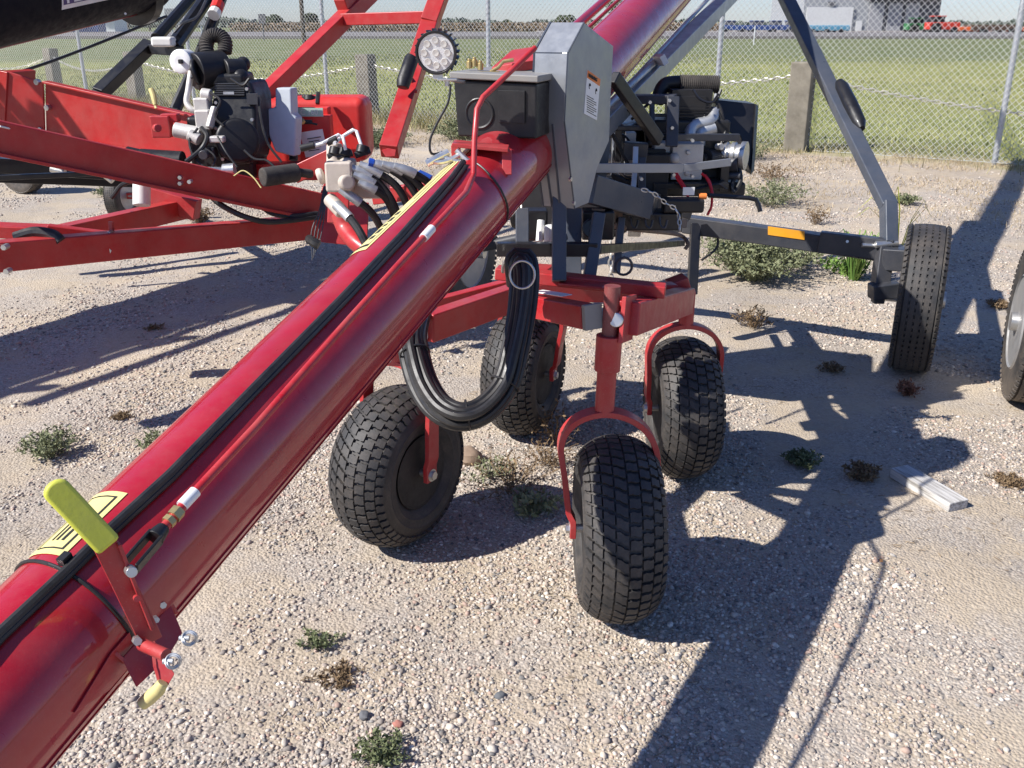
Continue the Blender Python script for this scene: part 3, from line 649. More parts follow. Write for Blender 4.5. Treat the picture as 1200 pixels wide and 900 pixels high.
b = B(); b.cyl(D(596, 180, 2.5925), D(601, 180, 2.5925), 0.00765); b.part('green_plug', M['green'], au)
# ------------------------------------------------------------------ mover (four castering turf wheels)
cA, cB, cC, cD = V((-.33, 2.62, .71)), V((.25, 2.30, .86)), V((.60, 3.08, .69)), V((.10, 3.45, .57))
rd = M['red']
b = B()
fb = D(736, 373, 2.44); fe = D(803, 352, 3.16)
upv = V((0, 0, 1))
b.beam(fb, fe, .060, .088)                                   # right rail
b.part('mover_rail', rd, au, .005)
b = B(); nrm = (fb-fe).normalized(); b.box(fb+nrm*.006, .11, .012, .12, Matrix((V((0, 0, 1)).cross(nrm), nrm, V((0, 0, 1)))).transposed() if False else frame(nrm)); b.part('rail_end_plate', rd, au, .002)
b = B(); q = fb+nrm*.060; b.cyl(fb-V((.02, 0, 0))+nrm*.01, q-V((.02, 0, 0))*.8, .019, seg=24); b.part('rail_bolt', M['steel'], au, .003)
b = B(); b.beam(D(606, 354, 2.75), D(690, 371, 2.42), .05, .062); b.part('front_crossbar', rd, au, .004)
ce = D(694, 371, 2.40); cdir = (D(690, 371, 2.42)-D(606, 352, 2.75)).normalized()
b = B(); b.beam(ce-cdir*.008, ce+cdir*.008, .053, .066); b.part('bar_end_cap', M['lid'], au, .002)
b = B(); a, c = D(630, 354, 2.64), D(664, 360, 2.52); R = frame(c-a); b.box((a+c)/2+V((0, 0, .0325)), (c-a).length, .035, .002, R); b.part('bar_label', M['label'], au)
b = B(); b.beam(D(500, 384, 2.62), D(606, 347, 3.0), .05, .082)
b.beam(cA+V((-.12, .02, 0)), D(500, 384, 2.62), .048, .078); b.part('mover_rail', rd, au, .005)
b = B(); b.beam(D(495, 360, 3.3), D(602, 332, 3.5), .04, .04); b.part('tie_bar', rd, au, .004)
b = B(); b.box(D(499, 387, 2.58), .008, .03, .05); b.part('rail_tag', M['label'], au)
b = B(); b.beam(D(600, 355, 2.95), D(640, 322, 3.4), .06, .08); b.beam(D(640, 335, 3.2), D(640, 360, 3.3), .10, .08, (0, 1, 0)); b.beam(D(616, 342, 3.0), D(790, 342, 3.15), .05, .06); b.part('rear_crossbar', rd, au, .004)
b = B(); b.beam(D(582, 319, 2.7), D(780, 341, 2.62), .05, .035); b.beam(D(660, 330, 2.66), D(712, 335, 2.6), .07, .010); b.part('hitch_bar', rd, au, .004)
b = B(); b.beam(D(785, 341, 3.2), D(806, 333, 3.2), .07, .07); b.part('corner_block', rd, au, .004)
def caster(wc, stem, ax, top, stem_top, sleeve=False, R=.255):
    ax = V((ax[0], ax[1], 0)).normalized(); wc = V(wc)
    wheel(au, 'turf', wc, ax)
    # bow shaped fork over the tyre, legs down to the hub
    base = V((stem[0], stem[1], top)); fw = V((0, 0, 1)).cross(ax)
    pts = []
    
    def bow(sg):
        out = []
        for k in range(0, 8):
            t = k/7*PI/2
            p = base + ax*sg*.128*math.sin(t) + V((0, 0, -(1-math.cos(t))*.12))
            tgt = wc + ax*sg*.128; w = (k/7)**2*.35
            out.append(p.lerp(V((tgt.x, tgt.y, p.z)), w))
        tgt = wc + ax*sg*.122
        out += [out[-1].lerp(tgt, .35), out[-1].lerp(tgt, .75)+ax*sg*.004, tgt+V((0, 0, .03)), tgt - V((0, 0, .02))]
        return out
    L1 = bow(1); L2 = bow(-1)
    b = B(); path = L2[::-1] + L1[1:]
    path = spline(path, 2)
    for i in range(len(path)-1):
        pass
    # flat bar swept along the path: width across heading
    W, T = .050, .016; vs = []; fs = []
    for i, p in enumerate(path):
        t = (path[min(i+1, len(path)-1)]-path[max(i-1, 0)]).normalized(); wdir = (fw - t*fw.dot(t)).normalized(); nn = t.cross(wdir)
        for a, c in ((-1, -1), (1, -1), (1, 1), (-1, 1)): vs.append(p + wdir*W/2*a + nn*T/2*c)
    for i in range(len(path)-1):
        for k in range(4): k2 = (k+1) % 4; fs.append((i*4+k, i*4+k2, i*4+4+k2, i*4+4+k))
    fs += [(3, 2, 1, 0), tuple(len(path)*4-4+k for k in range(4))]
    b.add(vs, fs)
    f = b.part('caster_fork', rd, au, .0015, loc=base)
    b = B(); tp = V((stem_top[0], stem_top[1], stem_top[2]))
    if sleeve:
        m1 = base.lerp(tp, .34); m2 = base.lerp(tp, .62)
        b.cyl(base-V((0, 0, .005)), m1, .026, seg=24); b.cyl(m1, m2, .034, seg=24)
        b.part('fork_stem', rd, f, .002)
        b = B(); b.cyl(m2-V((0, 0, .02)), tp, .021, seg=20); b.part('inner_post', mat('maroon_post', (.18, .012, .02), .4, dust=.35), f)
    else:
        b.cyl(base-V((0, 0, .005)), tp, .026, seg=24); b.part('fork_stem', rd, f, .002)
    for sg in (-1, 1):
        b = B(); p = wc+ax*sg*.120; b.cyl(p, p+ax*sg*.020, .014, seg=6); b.cyl(p, p+ax*sg*.011, .020, seg=20)
        b.part('axle_nut', M['steel'], f)
wz = .255
caster((-.355, 2.66, wz), (-.34, 2.66), (.85, -.53), .60, (-.34, 2.66, .70))
caster((.288, 2.27, wz), (.245, 2.30), (1, .02), .588, (.255, 2.31, .93), True)
caster((.615, 3.14, wz), (.60, 3.10), (1, .05), .578, (.60, 3.10, .70))
caster((.05, 3.52, wz), (.09, 3.45), (.93, -.37), .575, (.10, 3.45, .60))
# hose bundle: U shaped loop
b = B(); loop = [(603, 335, 2.50), (607, 318, 2.46), (611, 307, 2.45), (614, 325, 2.42), (611, 365, 2.40), (603, 410, 2.37), (592, 450, 2.35), (568, 478, 2.33), (541, 487, 2.32), (515, 476, 2.34), (497, 450, 2.38), (487, 418, 2.42), (484, 390, 2.48), (495, 350, 2.7)]
ctr = spline([D(*p) for p in loop], 8)
for j, (ox, oy, od) in enumerate(((-12, -5, 0), (-5, -3, -.03), (2, 0, -.04), (9, 4, -.02), (-6, 2, .02), (3, 5, .03), (14, 6, .01), (-1, 0, .01), (6, 0, .01), (-10, 0, -.018))):
    ph = j*1.7
    pts = []
    for i, p in enumerate(ctr):
        t = i/len(ctr); k = 1 if t > .12 else t/.12*.7+.3
        tt = (ctr[min(i+1, len(ctr)-1)]-ctr[max(i-1, 0)]).normalized(); vv = (V((0, 0, H))-p).normalized(); sd = tt.cross(vv).normalized()
        wob = .003*math.sin(t*9+ph)
        pts.append(p + sd*(-(ox*.95)/F*2.35*k+wob) - vv*(od*k + .002*math.sin(t*13+ph)))
    b.tube(pts, .0098 if j % 2 else .0115, 9)
hb = b.part('hose_bundle', M['rubber'], au)
b = B()
for t_ in (.47, .6, .86):
    i = int(t_*(len(ctr)-1)); p = ctr[i]; tt = (ctr[i+1]-ctr[i-1]).normalized(); R = frame(tt)
    b.tube([p + R.col[1]*.038*math.cos(a)+R.col[2]*.038*math.sin(a) for a in [2*PI*k/20 for k in range(20)]], .0028, 6, closed=True)
b.part('bundle_tie', M['plastic'], hb)
b = B(); c = D(612, 322, 2.33); vv = (V((0, 0, H))-c).normalized(); R = frame(vv)
b.tube([c + R.col[1]*.031*math.cos(a)+R.col[2]*.034*math.sin(a) for a in [2*PI*k/24 for k in range(24)]], .0028, 8, closed=True)
b.tube(spline([D(590, 318, 2.6), D(592, 308, 2.55), D(604, 304, 2.5), D(612, 308, 2.42)]), .007, 8); b.part('hose_ring', M['steel'], au)
# ------------------------------------------------------------------ hydraulic valve on its own bracket left of the tube
dv = 3.45
b = B(); c = D(398, 205, dv)
b.box(D(400, 205, dv), .10, .12, .11); b.cyl(D(392, 168, dv), D(392, 205, dv), .03, seg=12); b.cyl(D(385, 232, dv), D(402, 250, dv-.03), .026); b.cyl(D(404, 214, dv-.06), D(408, 214, dv-.11), .028)
b.box(D(430, 218, dv+.05), .16, .10, .08); b.cyl(D(380, 205, dv), D(372, 208, dv), .03); b.ell(D(406, 196, dv-.02), .035)
vb = b.part('valve_block', M['cast'], au, .01)
b = B()
for i, (x, y) in enumerate(((403, 183), (424, 180), (392, 182))):
    b.cyl(D(x, y, dv-.02), D(x+2, y-9, dv-.02), .024, seg=14); b.cyl(D(x-8, y+2, dv-.02), D(x+10, y-4, dv-.02), .012, seg=10)
b.part('valve_spool', M['plastic'], vb, .003)
b = B(); b.tube([D(362, 173, dv-.1), D(378, 168, dv-.1), D(397, 158, dv-.05), D(402, 161, dv-.05), D(405, 176, dv-.04)], .0065, 8)
b.tube([D(392, 168, dv-.1), D(400, 161, dv), D(414, 152, dv), D(418, 154, dv), D(424, 172, dv)], .0065, 8); vh = b.part('valve_lever', M['white'], vb)
b = B(); b.cyl(D(352, 174, dv-.1), D(369, 170, dv-.1), .013); b.cyl(D(383, 168, dv-.08), D(395, 162, dv-.08), .012); b.part('lever_grip', M['rubber'], vh, .003)
hs = [((398, 222), (420, 236), (436, 250), (448, 272), (455, 300)), ((414, 204), (436, 214), (452, 230), (464, 256), (470, 285)), ((410, 196), (432, 205), (455, 228), (470, 262), (478, 295)), ((421, 192), (444, 203), (466, 220), (480, 248), (488, 280)), ((432, 190), (455, 197), (478, 214), (494, 242), (500, 268)), ((448, 192), (470, 200), (490, 216), (503, 236), (510, 255)), ((462, 194), (484, 203), (502, 214), (515, 230), (522, 246)), ((420, 214), (438, 222), (452, 232), (462, 252), (468, 275))]
b = B(); fb_ = B(); cp_ = B(); cp2 = B()
for i, h in enumerate(hs):
    dd = [dv-.05, dv-.03, dv, dv+.05, dv+.12]
    P = spline([D(x, y, q) for (x, y), q in zip(h, dd)], 8); b.tube(P[7:], .0145, 10)
    fb_.tube(P[0:9], [.012, .013, .014, .016, .017, .017, .018, .018, .018], 12); fb_.cyl(P[8], P[9], .0185, seg=12)
    if i in (4,):
        cp_ = B(); cp_.tube([P[0], P[2]], .0165, 10); cp_.part('blue_cap', M['blue'], vb)
P = spline([D(394, 240, dv-.05), D(412, 258, dv-.08), D(425, 278, dv-.1), D(436, 305, dv-.1), D(442, 330, dv-.1)], 8)
b.tube(P[6:], .015, 10); fb_.tube(P[:8], .019, 12)
b.part('valve_hose', M['rubber'], vb); fb_.part('hose_ferrule', M['galv'], vb); cp_ = B(); cp_.beam(D(490, 203, dv+.05), D(505, 210, dv+.05), .03, .025); cp_.part('blue_cap', M['blue'], vb, .002)
# red cross tube of the valve bracket going under the auger
b = B(); b.tube(spline([D(398, 250, 3.6), D(405, 268, 3.6), D(418, 284, 3.55), D(440, 300, 3.5)]), .035, 14); b.beam(D(398, 215, 3.58), D(396, 262, 3.6), .08, .02, (0, 1, 0)); b.beam(D(440, 230, 3.7), D(560, 215, 3.5), .06, .06); b.part('valve_bracket', M['red'], au, .004)
# ================================================================== red machine on the left
cm = thing('grain_conveyor', 'bright red conveyor frame with black engine and red tank, left behind the auger', 'conveyor', (-2.0, 4.9, 0))
R2 = M['red2']
def chan(p, q, h, dpt, m, nm, parent, lip=.05):       # C channel: web with two lips
    b = B(); d_ = (V(q)-V(p)).normalized(); upv = V((0, 0, 1)); side = d_.cross(upv).normalized()
    b.beam(p, q, .008, h); R = frame(d_); y, z = R.col[1], R.col[2]
    for sg in (-1, 1):
        b.beam(V(p)+z*sg*(h/2-.004)-side*(lip/2)*-1, V(q)+z*sg*(h/2-.004)-side*(lip/2)*-1, lip, .008)
    return b.part(nm, m, parent, .002)
# upper channel beam
b = B(); p, q = D(-120, 136, 3.45), D(376, 243, 4.55)
b.beam(p, q, .10, .135); mb = b.part('main_beam', R2, cm, .006)
b = B(); d_ = (q-p).normalized(); R = frame(d_); b.beam(p-R.col[2]*.058-R.col[1]*.062, q-R.col[2]*.058-R.col[1]*.062, .03, .014); b.part('beam_lip', R2, mb, .003)
b = B()
for x, y in ((213, 207), (213, 214), (224, 212)):
    c = D(x, y, 4.08); b = B(); b.cyl(c, c+V((0, -.03, 0)), .009, seg=6); b.part('beam_bolt', M['steel'], mb)
b = B()
b = B(); b.tube(spline([D(0, 148, 3.6), D(50, 160, 3.75), D(95, 172, 3.85), D(130, 179, 3.95)]), .004, 6); b.part('beam_cable', M['white'], mb)
# deep side panel
pl = D(120, 130, 4.75); pn = V((-.28, -.96, 0)).normalized()
pp = lambda x, y, k=0: PL(x, y, pl, pn)+pn*k
b = B(); b.plate([pp(53, 96), pp(140, 118), pp(228, 136), pp(232, 190), pp(150, 173), pp(54, 158)], -pn*.012); b.beam(pp(53, 158, .02), pp(225, 186, .02), .04, .01); b.beam(pp(53, 96, .0), pp(228, 136, .0), .05, .012); sp_ = b.part('side_panel', R2, cm, .003)
b = B(); b.plate([pp(18, 83, .05), pp(52, 97, .012), pp(54, 158, .012), pp(14, 148, .05)], -pn*.012); b.plate([pp(10, 82, .06), pp(19, 84, .06), pp(15, 149, .06), pp(7, 146, .06)], -pn*.2); b.plate([pp(-60, 70, .0), pp(11, 84, .0), pp(8, 147, 0), pp(-60, 130, .0)], -pn*.012); b.part('end_flange', R2, cm, .004)
b = B()
for x, y in ((33, 104), (31, 144), (46, 96), (12, 141), (50, 152), (58, 126)):
    c = pp(x, y, .0); b = B(); b.cyl(c, c+pn*.025, .015, seg=10); b.part('flange_bolt', M['steel'], cm, .002)
b = B(); b.beam(D(183, 127, 4.5), D(180, 118, 4.5), .01, .01, (0, 1, 0)); b.tube([D(182, 123, 4.5), D(180, 112, 4.5), D(177, 104, 4.5)], [.010, .014, .013], 10); b.part('shut_off_lever', M['yellow'], cm)
b = B(); b.box(D(190, 148, 4.45), .09, .06, .10); b.box(D(200, 138, 4.45), .08, .05, .04); b.cyl(D(183, 150, 4.4), D(185, 150, 4.35), .02, seg=8); b.part('pump_bracket', M['red'], cm, .006)
b = B(); b.cyl(D(205, 152, 4.4), D(236, 158, 4.4), .035); b.cyl(D(222, 158, 4.35), D(234, 164, 4.35), .028); b.part('hydraulic_pump', M['alu'], cm, .004)
b = B(); b.cyl(D(165, 187, 4.35), D(215, 190, 4.35), .05); b.cyl(D(148, 180, 4.35), D(166, 184, 4.35), .035, seg=12); b.part('drive_motor', M['plastic'], cm, .006)
b = B(); b.cyl(D(104, 170, 4.25), D(130, 176, 4.25), .02); b.cyl(D(130, 178, 4.2), D(150, 184, 4.2), .026, seg=8); b.part('hydraulic_fitting', M['steel'], cm, .002)
b = B(); b.cyl(D(212, 199, 4.2), D(262, 200, 4.25), .016); b.cyl(D(262, 200, 4.25), D(275, 199, 4.25), .03); b.part('cylinder_rod', M['steel'], cm)
# lower tongue and cross members
b = B(); b.beam(D(-130, 312, 3.35), D(374, 265, 4.75), .085, .115); tg = b.part('tongue_beam', R2, cm, .006)
b = B(); p, q = D(132, 270, 3.98), D(132, 292, 3.98); b.box(D(131, 282, 3.96), .012, .03, .16, frame(D(200, 280, 4.2)-D(100, 285, 3.9))); b.part('splice_plate', R2, tg, .002)
b = B()
for x, y in ((131, 272), (131, 292), (9, 288), (12, 316)):
    c = D(x, y, 3.94 if x > 50 else 3.58); b = B(); b.cyl(c, c+V((0, -.034, 0)), .011, seg=6); b.part('tongue_bolt', M['steel'], tg)
b = B(); b.beam(D(40, 285, 3.85), D(212, 245, 4.75), .075, .095); b.part('cross_beam', R2, cm, .005)
b = B(); b.beam(D(56, 267, 3.9), D(136, 277, 3.98), .05, .03); b.beam(D(-40, 268, 3.9), D(60, 272, 3.95), .10, .05); b.part('hitch_plate', R2, cm, .004)
b = B(); b.tube(spline([D(18, 278, 3.75), D(40, 272, 3.75), D(62, 275, 3.75), D(72, 283, 3.75)]), .022, 10); b.part('hydraulic_hose', M['rubber'], cm)
b = B(); b.tube(spline([D(245, 228, 4.3), D(262, 242, 4.3), D(290, 255, 4.3), D(320, 260, 4.35), D(372, 254, 4.45)]), .014, 8)
b.tube(spline([D(300, 235, 4.4), D(318, 250, 4.4), D(345, 253, 4.4), D(372, 250, 4.45)]), .012, 8)
b.tube(spline([D(130, 232, 4.3), D(150, 214, 4.3), D(200, 222, 4.3), D(245, 232, 4.3)]), .010, 8); b.part('hydraulic_hose', M['rubber'], cm)
b = B(); b.beam(D(200, 220, 4.6), D(378, 246, 4.7), .05, .03); b.beam(D(165, 226, 4.7), D(232, 246, 4.7), .08, .10); b.part('rear_beam', M['red'], cm, .004)
b = B(); b.plate([D(368, 236, 4.5), D(432, 238, 4.5), D(430, 290, 4.5), D(376, 284, 4.5)], V((0, .02, 0))); b.beam(D(398, 184, 4.6), D(378, 240, 4.6), .05, .07, (0, 1, 0)); b.part('upright_plate', R2, cm, .004)
b = B()
for k in range(6):
    b.tube(spline([D(384-k*.9, 218, 4.35), D(381-k*1.3, 245, 4.34), D(377-k*2.0-(k%2)*2, 272, 4.34), D(372-k*1.2, 290+k*3, 4.34)]), .0028, 6)
b.part('cable_bundle', M['dkgrey'], cm)
b = B(); b.tube(spline([D(362, 280, 4.33), D(368, 284, 4.3), D(374, 287, 4.3)]), .022, 8); b.part('cable_end', M['rubber'], cm)
b = B(); b.cyl(D(166, 214, 4.2), D(166, 241, 4.2), .038, seg=24); b.cyl(D(166, 209, 4.2), D(166, 215, 4.2), .034, seg=24); b.part('oil_filter', M['white'], cm, .004)
b = B(); b.cyl(D(307, 208, 4.15), D(349, 202, 4.25), .042, seg=24); b.cyl(D(349, 202, 4.25), D(366, 204, 4.3), .02); b.part('foam_roller', M['foam'], cm, .01)
b = B(); b.beam(D(345, 205, 4.35), D(390, 184, 4.3), .04, .08); b.beam(D(245, 200, 4.7), D(392, 200, 4.6), .10, .08); b.part('engine_platform', R2, cm, .005)
# engine of the red machine
ec = 4.55
b = B(); b.box(D(268, 170, ec+.1), .30, .30, .30); b.lathe([(0, 0), (.0, .085), (.02, .10), (.05, .105), (.06, .0)], D(278, 165, ec-.12), frame(V((.35, -1, .15))), 32)
b.plate([D(250, 100, ec-.1), D(292, 94, ec-.1), D(299, 112, ec-.1), D(301, 165, ec-.1), (D(295, 192, ec-.1)), D(262, 196, ec-.1), D(250, 175, ec-.1), D(246, 130, ec-.1)], V((.03, .22, 0)))
b.box(D(272, 92, ec), .17, .2, .06); ce_ = b.part('engine', M['plastic'], cm, .02)
csub = lambda bb, nm, m, bev=.002: bb.part(nm, M[m], ce_, bev)
b = B(); b.cyl(D(228, 84, ec-.1), D(262, 80, ec), .085, seg=28); b.cyl(D(232, 84, ec-.12), D(227, 85, ec-.12), .06, seg=24); b.cyl(D(262, 84, ec-.06), D(285, 84, ec), .06, seg=20); b.box(D(258, 98, ec), .16, .14, .06); b.ell(D(285, 75, ec), .035); b.ell(D(282, 92, ec-.05), .045); csub(b, 'air_cleaner', 'plastic', .008)
b = B()
for k in range(5):
    a = 2*PI*k/5; c = D(227, 85, ec-.13); b.beam(c, c+V((-.004, math.cos(a)*.04, math.sin(a)*.04)), .01, .01)
csub(b, 'filter_star', 'dkgrey')
hpts = spline([D(243, 65, ec), D(242, 50, ec), D(248, 42, ec), D(258, 42, ec), D(264, 50, ec), D(263, 62, ec)], 9)
b = B(); b.tube(hpts, [.031 if i % 2 else .036 for i in range(len(hpts))], 14); csub(b, 'corrugated_hose', 'foam', 0)
b = B(); b.cyl(D(221, 72, ec-.05), D(212, 72, ec-.12), .055, seg=28); b.lathe([(0, .055), (.006, .055), (.010, .048), (.012, .02), (.006, 0)], D(212, 72, ec-.12), frame(D(212, 72, ec-.12)-D(221, 72, ec-.05)), 28); csub(b, 'white_intake_cap', 'white', .003)
b = B(); c = D(212, 72, ec-.135); b.box(c, .02, .03, .02); csub(b, 'wing_nut', 'plastic', .004)
b = B(); b.tube(spline([D(224, 84, ec-.12), D(221, 105, ec-.12), D(219, 120, ec-.12), D(226, 129, ec-.12), D(236, 131, ec-.1)]), .015, 12); csub(b, 'exhaust_pipe', 'alu', 0)
b = B(); b.box(D(238, 122, ec-.12), .07, .08, .06); b.box(D(240, 140, ec-.14), .07, .08, .09); b.box(D(255, 163, ec-.2), .07, .05, .03); b.cyl(D(236, 110, ec-.14), D(248, 112, ec-.14), .028); b.beam(D(252, 125, ec-.18), D(245, 150, ec-.18), .03, .03); csub(b, 'carburettor', 'alu', .008)
b = B(); b.tube(spline([D(236, 150, ec-.2), D(243, 160, ec-.22), D(236, 175, ec-.22), D(218, 190, ec-.25)]), .012, 8); b.tube(spline([D(255, 160, ec-.25), D(265, 178, ec-.27), D(278, 196, ec-.27)]), .005, 6)
b.tube(spline([D(303, 112, ec-.1), D(306, 140, ec-.12), D(314, 168, ec-.12), D(330, 190, ec-.12)]), .006, 6); csub(b, 'fuel_line', 'rubber', 0)
b = B()
for k in range(6): b.box(D(270, 98+k*2.6, ec-.10), .14, .03, .006)
b.box(D(296, 116, ec-.12), .05, .02, .05); csub(b, 'cooling_fins', 'dkgrey', .001)
b = B(); b.box(D(268, 109, ec-.15), .05, .004, .012); csub(b, 'engine_badge', 'galv', 0)
b = B(); b.tube(spline([D(274, 206, 4.2), D(285, 200, 4.2), D(297, 208, 4.2), D(306, 220, 4.2)]), .003, 6); b.part('yellow_wire', M['yellow'], ce_)
for x, y in ((254, 120), (290, 104), (296, 140), (262, 186), (290, 184), (254, 150)):
    b = B(); p = D(x, y, ec-.11); b.cyl(p, p+V((0, -.018, 0)), .008, seg=6); b.part('engine_bolt', M['steel'], ce_)
for pts in ([(246, 108), (258, 118), (252, 136), (262, 148)], [(232, 150), (222, 165), (228, 185), (240, 196)], [(270, 92), (284, 100), (292, 92)], [(238, 172), (252, 184), (248, 198)], [(286, 176), (298, 186), (312, 188), (322, 196)]):
    b = B(); b.tube(spline([D(x, y, ec-.22) for x, y in pts]), .006, 6); b.part('engine_cable', M['rubber'], ce_)
b = B(); b.box(D(246, 178, ec-.15), .06, .07, .05); b.cyl(D(246, 178, ec-.15), D(238, 182, ec-.25), .022, seg=14); csub(b, 'oil_filter_housing', 'dkgrey', .004)
b = B(); b.plate([D(x, y, ec-.14) for x, y in ((252, 158), (268, 163), (270, 168), (256, 166))], V((0, .03, 0))); csub(b, 'throttle_plate', 'alu', .001)
# tank, control box
b = B(); tk = D(372, 150, 5.15); b.box(tk, .58, .30, .34); b.box(D(325, 155, 5.1), .22, .3, .36); tk_ = b.part('fuel_tank', M['red3'], cm, .05)
b = B(); b.cyl(D(363, 119, 5.0), D(363, 113, 5.0), .035); b.cyl(D(358, 116, 5.0), D(358, 112, 5.0), .02); b.beam(D(372, 122, 4.9), D(373, 108, 4.9), .02, .03, (0, 1, 0)); b.part('tank_cap', M['plastic'], tk_, .004)
b = B(); b.box(D(371, 165, 4.85), .17, .08, .26); b.box(D(366, 131, 4.85), .18, .08, .05); bx2 = b.part('control_box', M['red3'], cm, .006)
b = B(); b.box(D(363, 131.5, 4.75), .135, .004, .042); l1 = b.part('maker_label', M['mint'], bx2)
b = B(); b.box(D(368, 168, 4.74), .115, .004, .125, Matrix.Rotation(-.15, 3, 'Y')); l2 = b.part('instruction_label', M['label'], bx2)
b = B()
for k in range(6): b.box(D(368, 158+k*3.6, 4.725), .085-(k % 3)*.015, .002, .004, Matrix.Rotation(-.15, 3, 'Y'))
b.part('label_print', M['ink'], l2)
text_on('C 160', l1, D(352, 134.5, 4.738), (1, 0, 0), (0, 0, 1), .036, M['white'])
b = B(); b.cyl(D(344, 165, 4.7), D(344, 188, 4.7), .022); b.cyl(D(344, 153, 4.7), D(344, 166, 4.7), .012); b.box(D(344, 173, 4.68), .05, .04, .04); b.box(D(360, 143, 4.72), .05, .03, .02); b.tube(spline([D(345, 150, 4.7), D(355, 143, 4.7), D(372, 146, 4.7)]), .006, 6); b.part('water_separator', M['plastic'], bx2, .003)
b = B(); b.cyl(D(353, 144, 4.7), D(357, 141, 4.7), .012); b.part('brass_valve', M['brass'], bx2)
b = B(); b.plate([D(x, y, 4.6) for x, y in ((322, 103), (341, 103), (342, 134), (347, 138), (345, 184), (322, 178), (311, 150), (311, 128), (322, 126))], V((.02, .07, 0))); b.part('milky_container', M['milky'], cm, .010)
# angled box beams
b = B(); b.beam(D(306, 117, 5.0), D(438, -12, 5.6), .085, .085); b.beam(D(402, 23, 5.4), D(508, 20, 5.15), .06, .065); b.beam(D(517, -10, 5.1), D(503, 28, 5.05), .08, .09, (1, 0, 0)); b.beam(D(507, 20, 5.1), D(456, 178, 4.5), .08, .09, (1, 0, 0)); b.beam(D(400, 8, 5.4), D(470, -60, 5.8), .08, .085)
ff = b.part('lift_frame', R2, cm, .005)
b = B(); b.box(D(478, 107, 4.72), .10, .05, .015); b.box(D(478, 98, 4.75), .05, .05, .06); b.part('frame_clip', R2, ff, .003)
b = B(); b.tube([D(472, 103, 4.62), D(473, 96, 4.62), D(482, 70, 4.66), D(484, 66, 4.66)], [.03, .036, .036, .03], 16); b.part('foam_grip', M['plastic'], ff, .004)
b = B(); b.plate([D(447, 176, 4.48), D(465, 170, 4.48), D(463, 183, 4.48), D(452, 184, 4.48)], V((0, .05, 0))); b.part('frame_foot', R2, ff, .002)
wheel(cm, 'grey', G(147, 257)+V((0, 0, .20)), (-1, .12), .6)
b = B(); b.beam(G(147, 257)+V((0, 0, .2)), G(225, 257)+V((0, 0, .2)), .05, .05); b.beam(G(200, 257)+V((0, 0, .2)), D(215, 216, 5.2), .06, .06, (0, 1, 0)); b.part('axle_beam', M['red'], cm, .004)

# ================================================================== black auger above and behind
ba = thing('tube_auger', 'black auger tube crossing the top left corner, its struts behind the red machine', 'grain auger', (-3.4, 6.6, 0))
t0, t1 = D(-220, 25, 4.6), D(150, -42, 6.35)
ud = (t1-t0).normalized(); RB = .31
b = B(); b.tube([t0-ud*2.2, t1+ud*.1], RB, 56); b.part('auger_tube', M['navy'], ba)
b = B(); R = frame(ud); vv = (V((0, 0, H))-t0.lerp(t1, .6)).normalized()
b.tube([t0-ud*2.2+V((0, 0, -RB+.006)), t1+V((0, 0, -RB+.006))], .022, 8); b.part('red_pinstripe', mat('dark_red_stripe', (.16, .006, .012), .4, coat=.4), ba)
b = B(); b.tube([t1-V((0, 0, .17))-ud*.02, t1-V((0, 0, .17))+ud*.06], .22, 32); b.part('tube_flange', M['black'], ba, .004)
b = B(); b.cyl(D(147, 16, 6.1), D(147, 16, 6.0), .008, seg=6); b.part('flange_bolt', M['steel'], ba)
b = B(); b.tube([t1, t1+ud*5], .22, 40); b.part('upper_tube', M['navy'], ba)
b = B(); upt = (V((0, 0, 1))-ud*ud.z).normalized()  # unseen truss added above the tube to cast a lattice shadow
for hh_, sd_ in ((.75, .12), (.75, -.12)):
    b.tube([t0-ud*2.0+upt*hh_+V((sd_, 0, 0)), t1+ud*4+upt*hh_+V((sd_, 0, 0))], .035, 8)
for k in range(9):
    q = t0-ud*1.8+ud*k*.75; b.beam(q+upt*.2, q+upt*.78, .05, .07, ud); b.tube([q+upt*.28, q+ud*.75+upt*.74], .022, 6)
b.part('shadow_truss', M['black'], ba)
# maker's panel on the tube facing the camera
def cast(px, py, a, d, r):                       # nearest hit of the pixel with a cylinder
    o = V((0, 0, H)); q = ray(px, py).normalized(); w = o-a
    A_ = q-d*q.dot(d); B_ = w-d*w.dot(d); aa = A_.dot(A_); bb = 2*A_.dot(B_); cc = B_.dot(B_)-r*r
    t = (-bb-math.sqrt(max(0, bb*bb-4*aa*cc)))/(2*aa); return o+q*t
pc = [cast(70, 6, t0, ud, RB+.002), cast(108, -2, t0, ud, RB+.002)]
nrm_ = (pc[0]-(t0+ud*(pc[0]-t0).dot(ud))).normalized(); up2 = nrm_.cross(ud).normalized()
if up2.z < 0: up2 = -up2
or_ = pc[0] + nrm_*.002
def curved_panel(o, w, h, off, m, nm, parent, a_off=0):
    b = B(); vs = []; fs = []; a0 = o-(o-t0-ud*(o-t0).dot(ud)); n = 8
    ax0 = t0+ud*(o-t0).dot(ud)
    for i in range(n+1):
        a = (a_off+h*i/n)/RB
        dr = nrm_*math.cos(a)+up2*math.sin(a)
        for j in range(2): vs.append(ax0+ud*w*j+dr*(RB+off))
    for i in range(n): fs.append((i*2, i*2+1, i*2+3, i*2+2))
    b.add(vs, fs); return b.part(nm, m, parent)
base_ = cast(72, 11.5, t0, ud, RB); nrm_ = (base_-(t0+ud*(base_-t0).dot(ud))).normalized(); up2 = nrm_.cross(ud); up2 = up2 if up2.z > 0 else -up2
pn_ = curved_panel(base_, .80, .17, .0015, M['white'], 'name_panel', ba)
base2 = base_+ud*.012; pn2 = curved_panel(base2, .77, .145, .003, M['purple'], 'panel_field', pn_, .028)
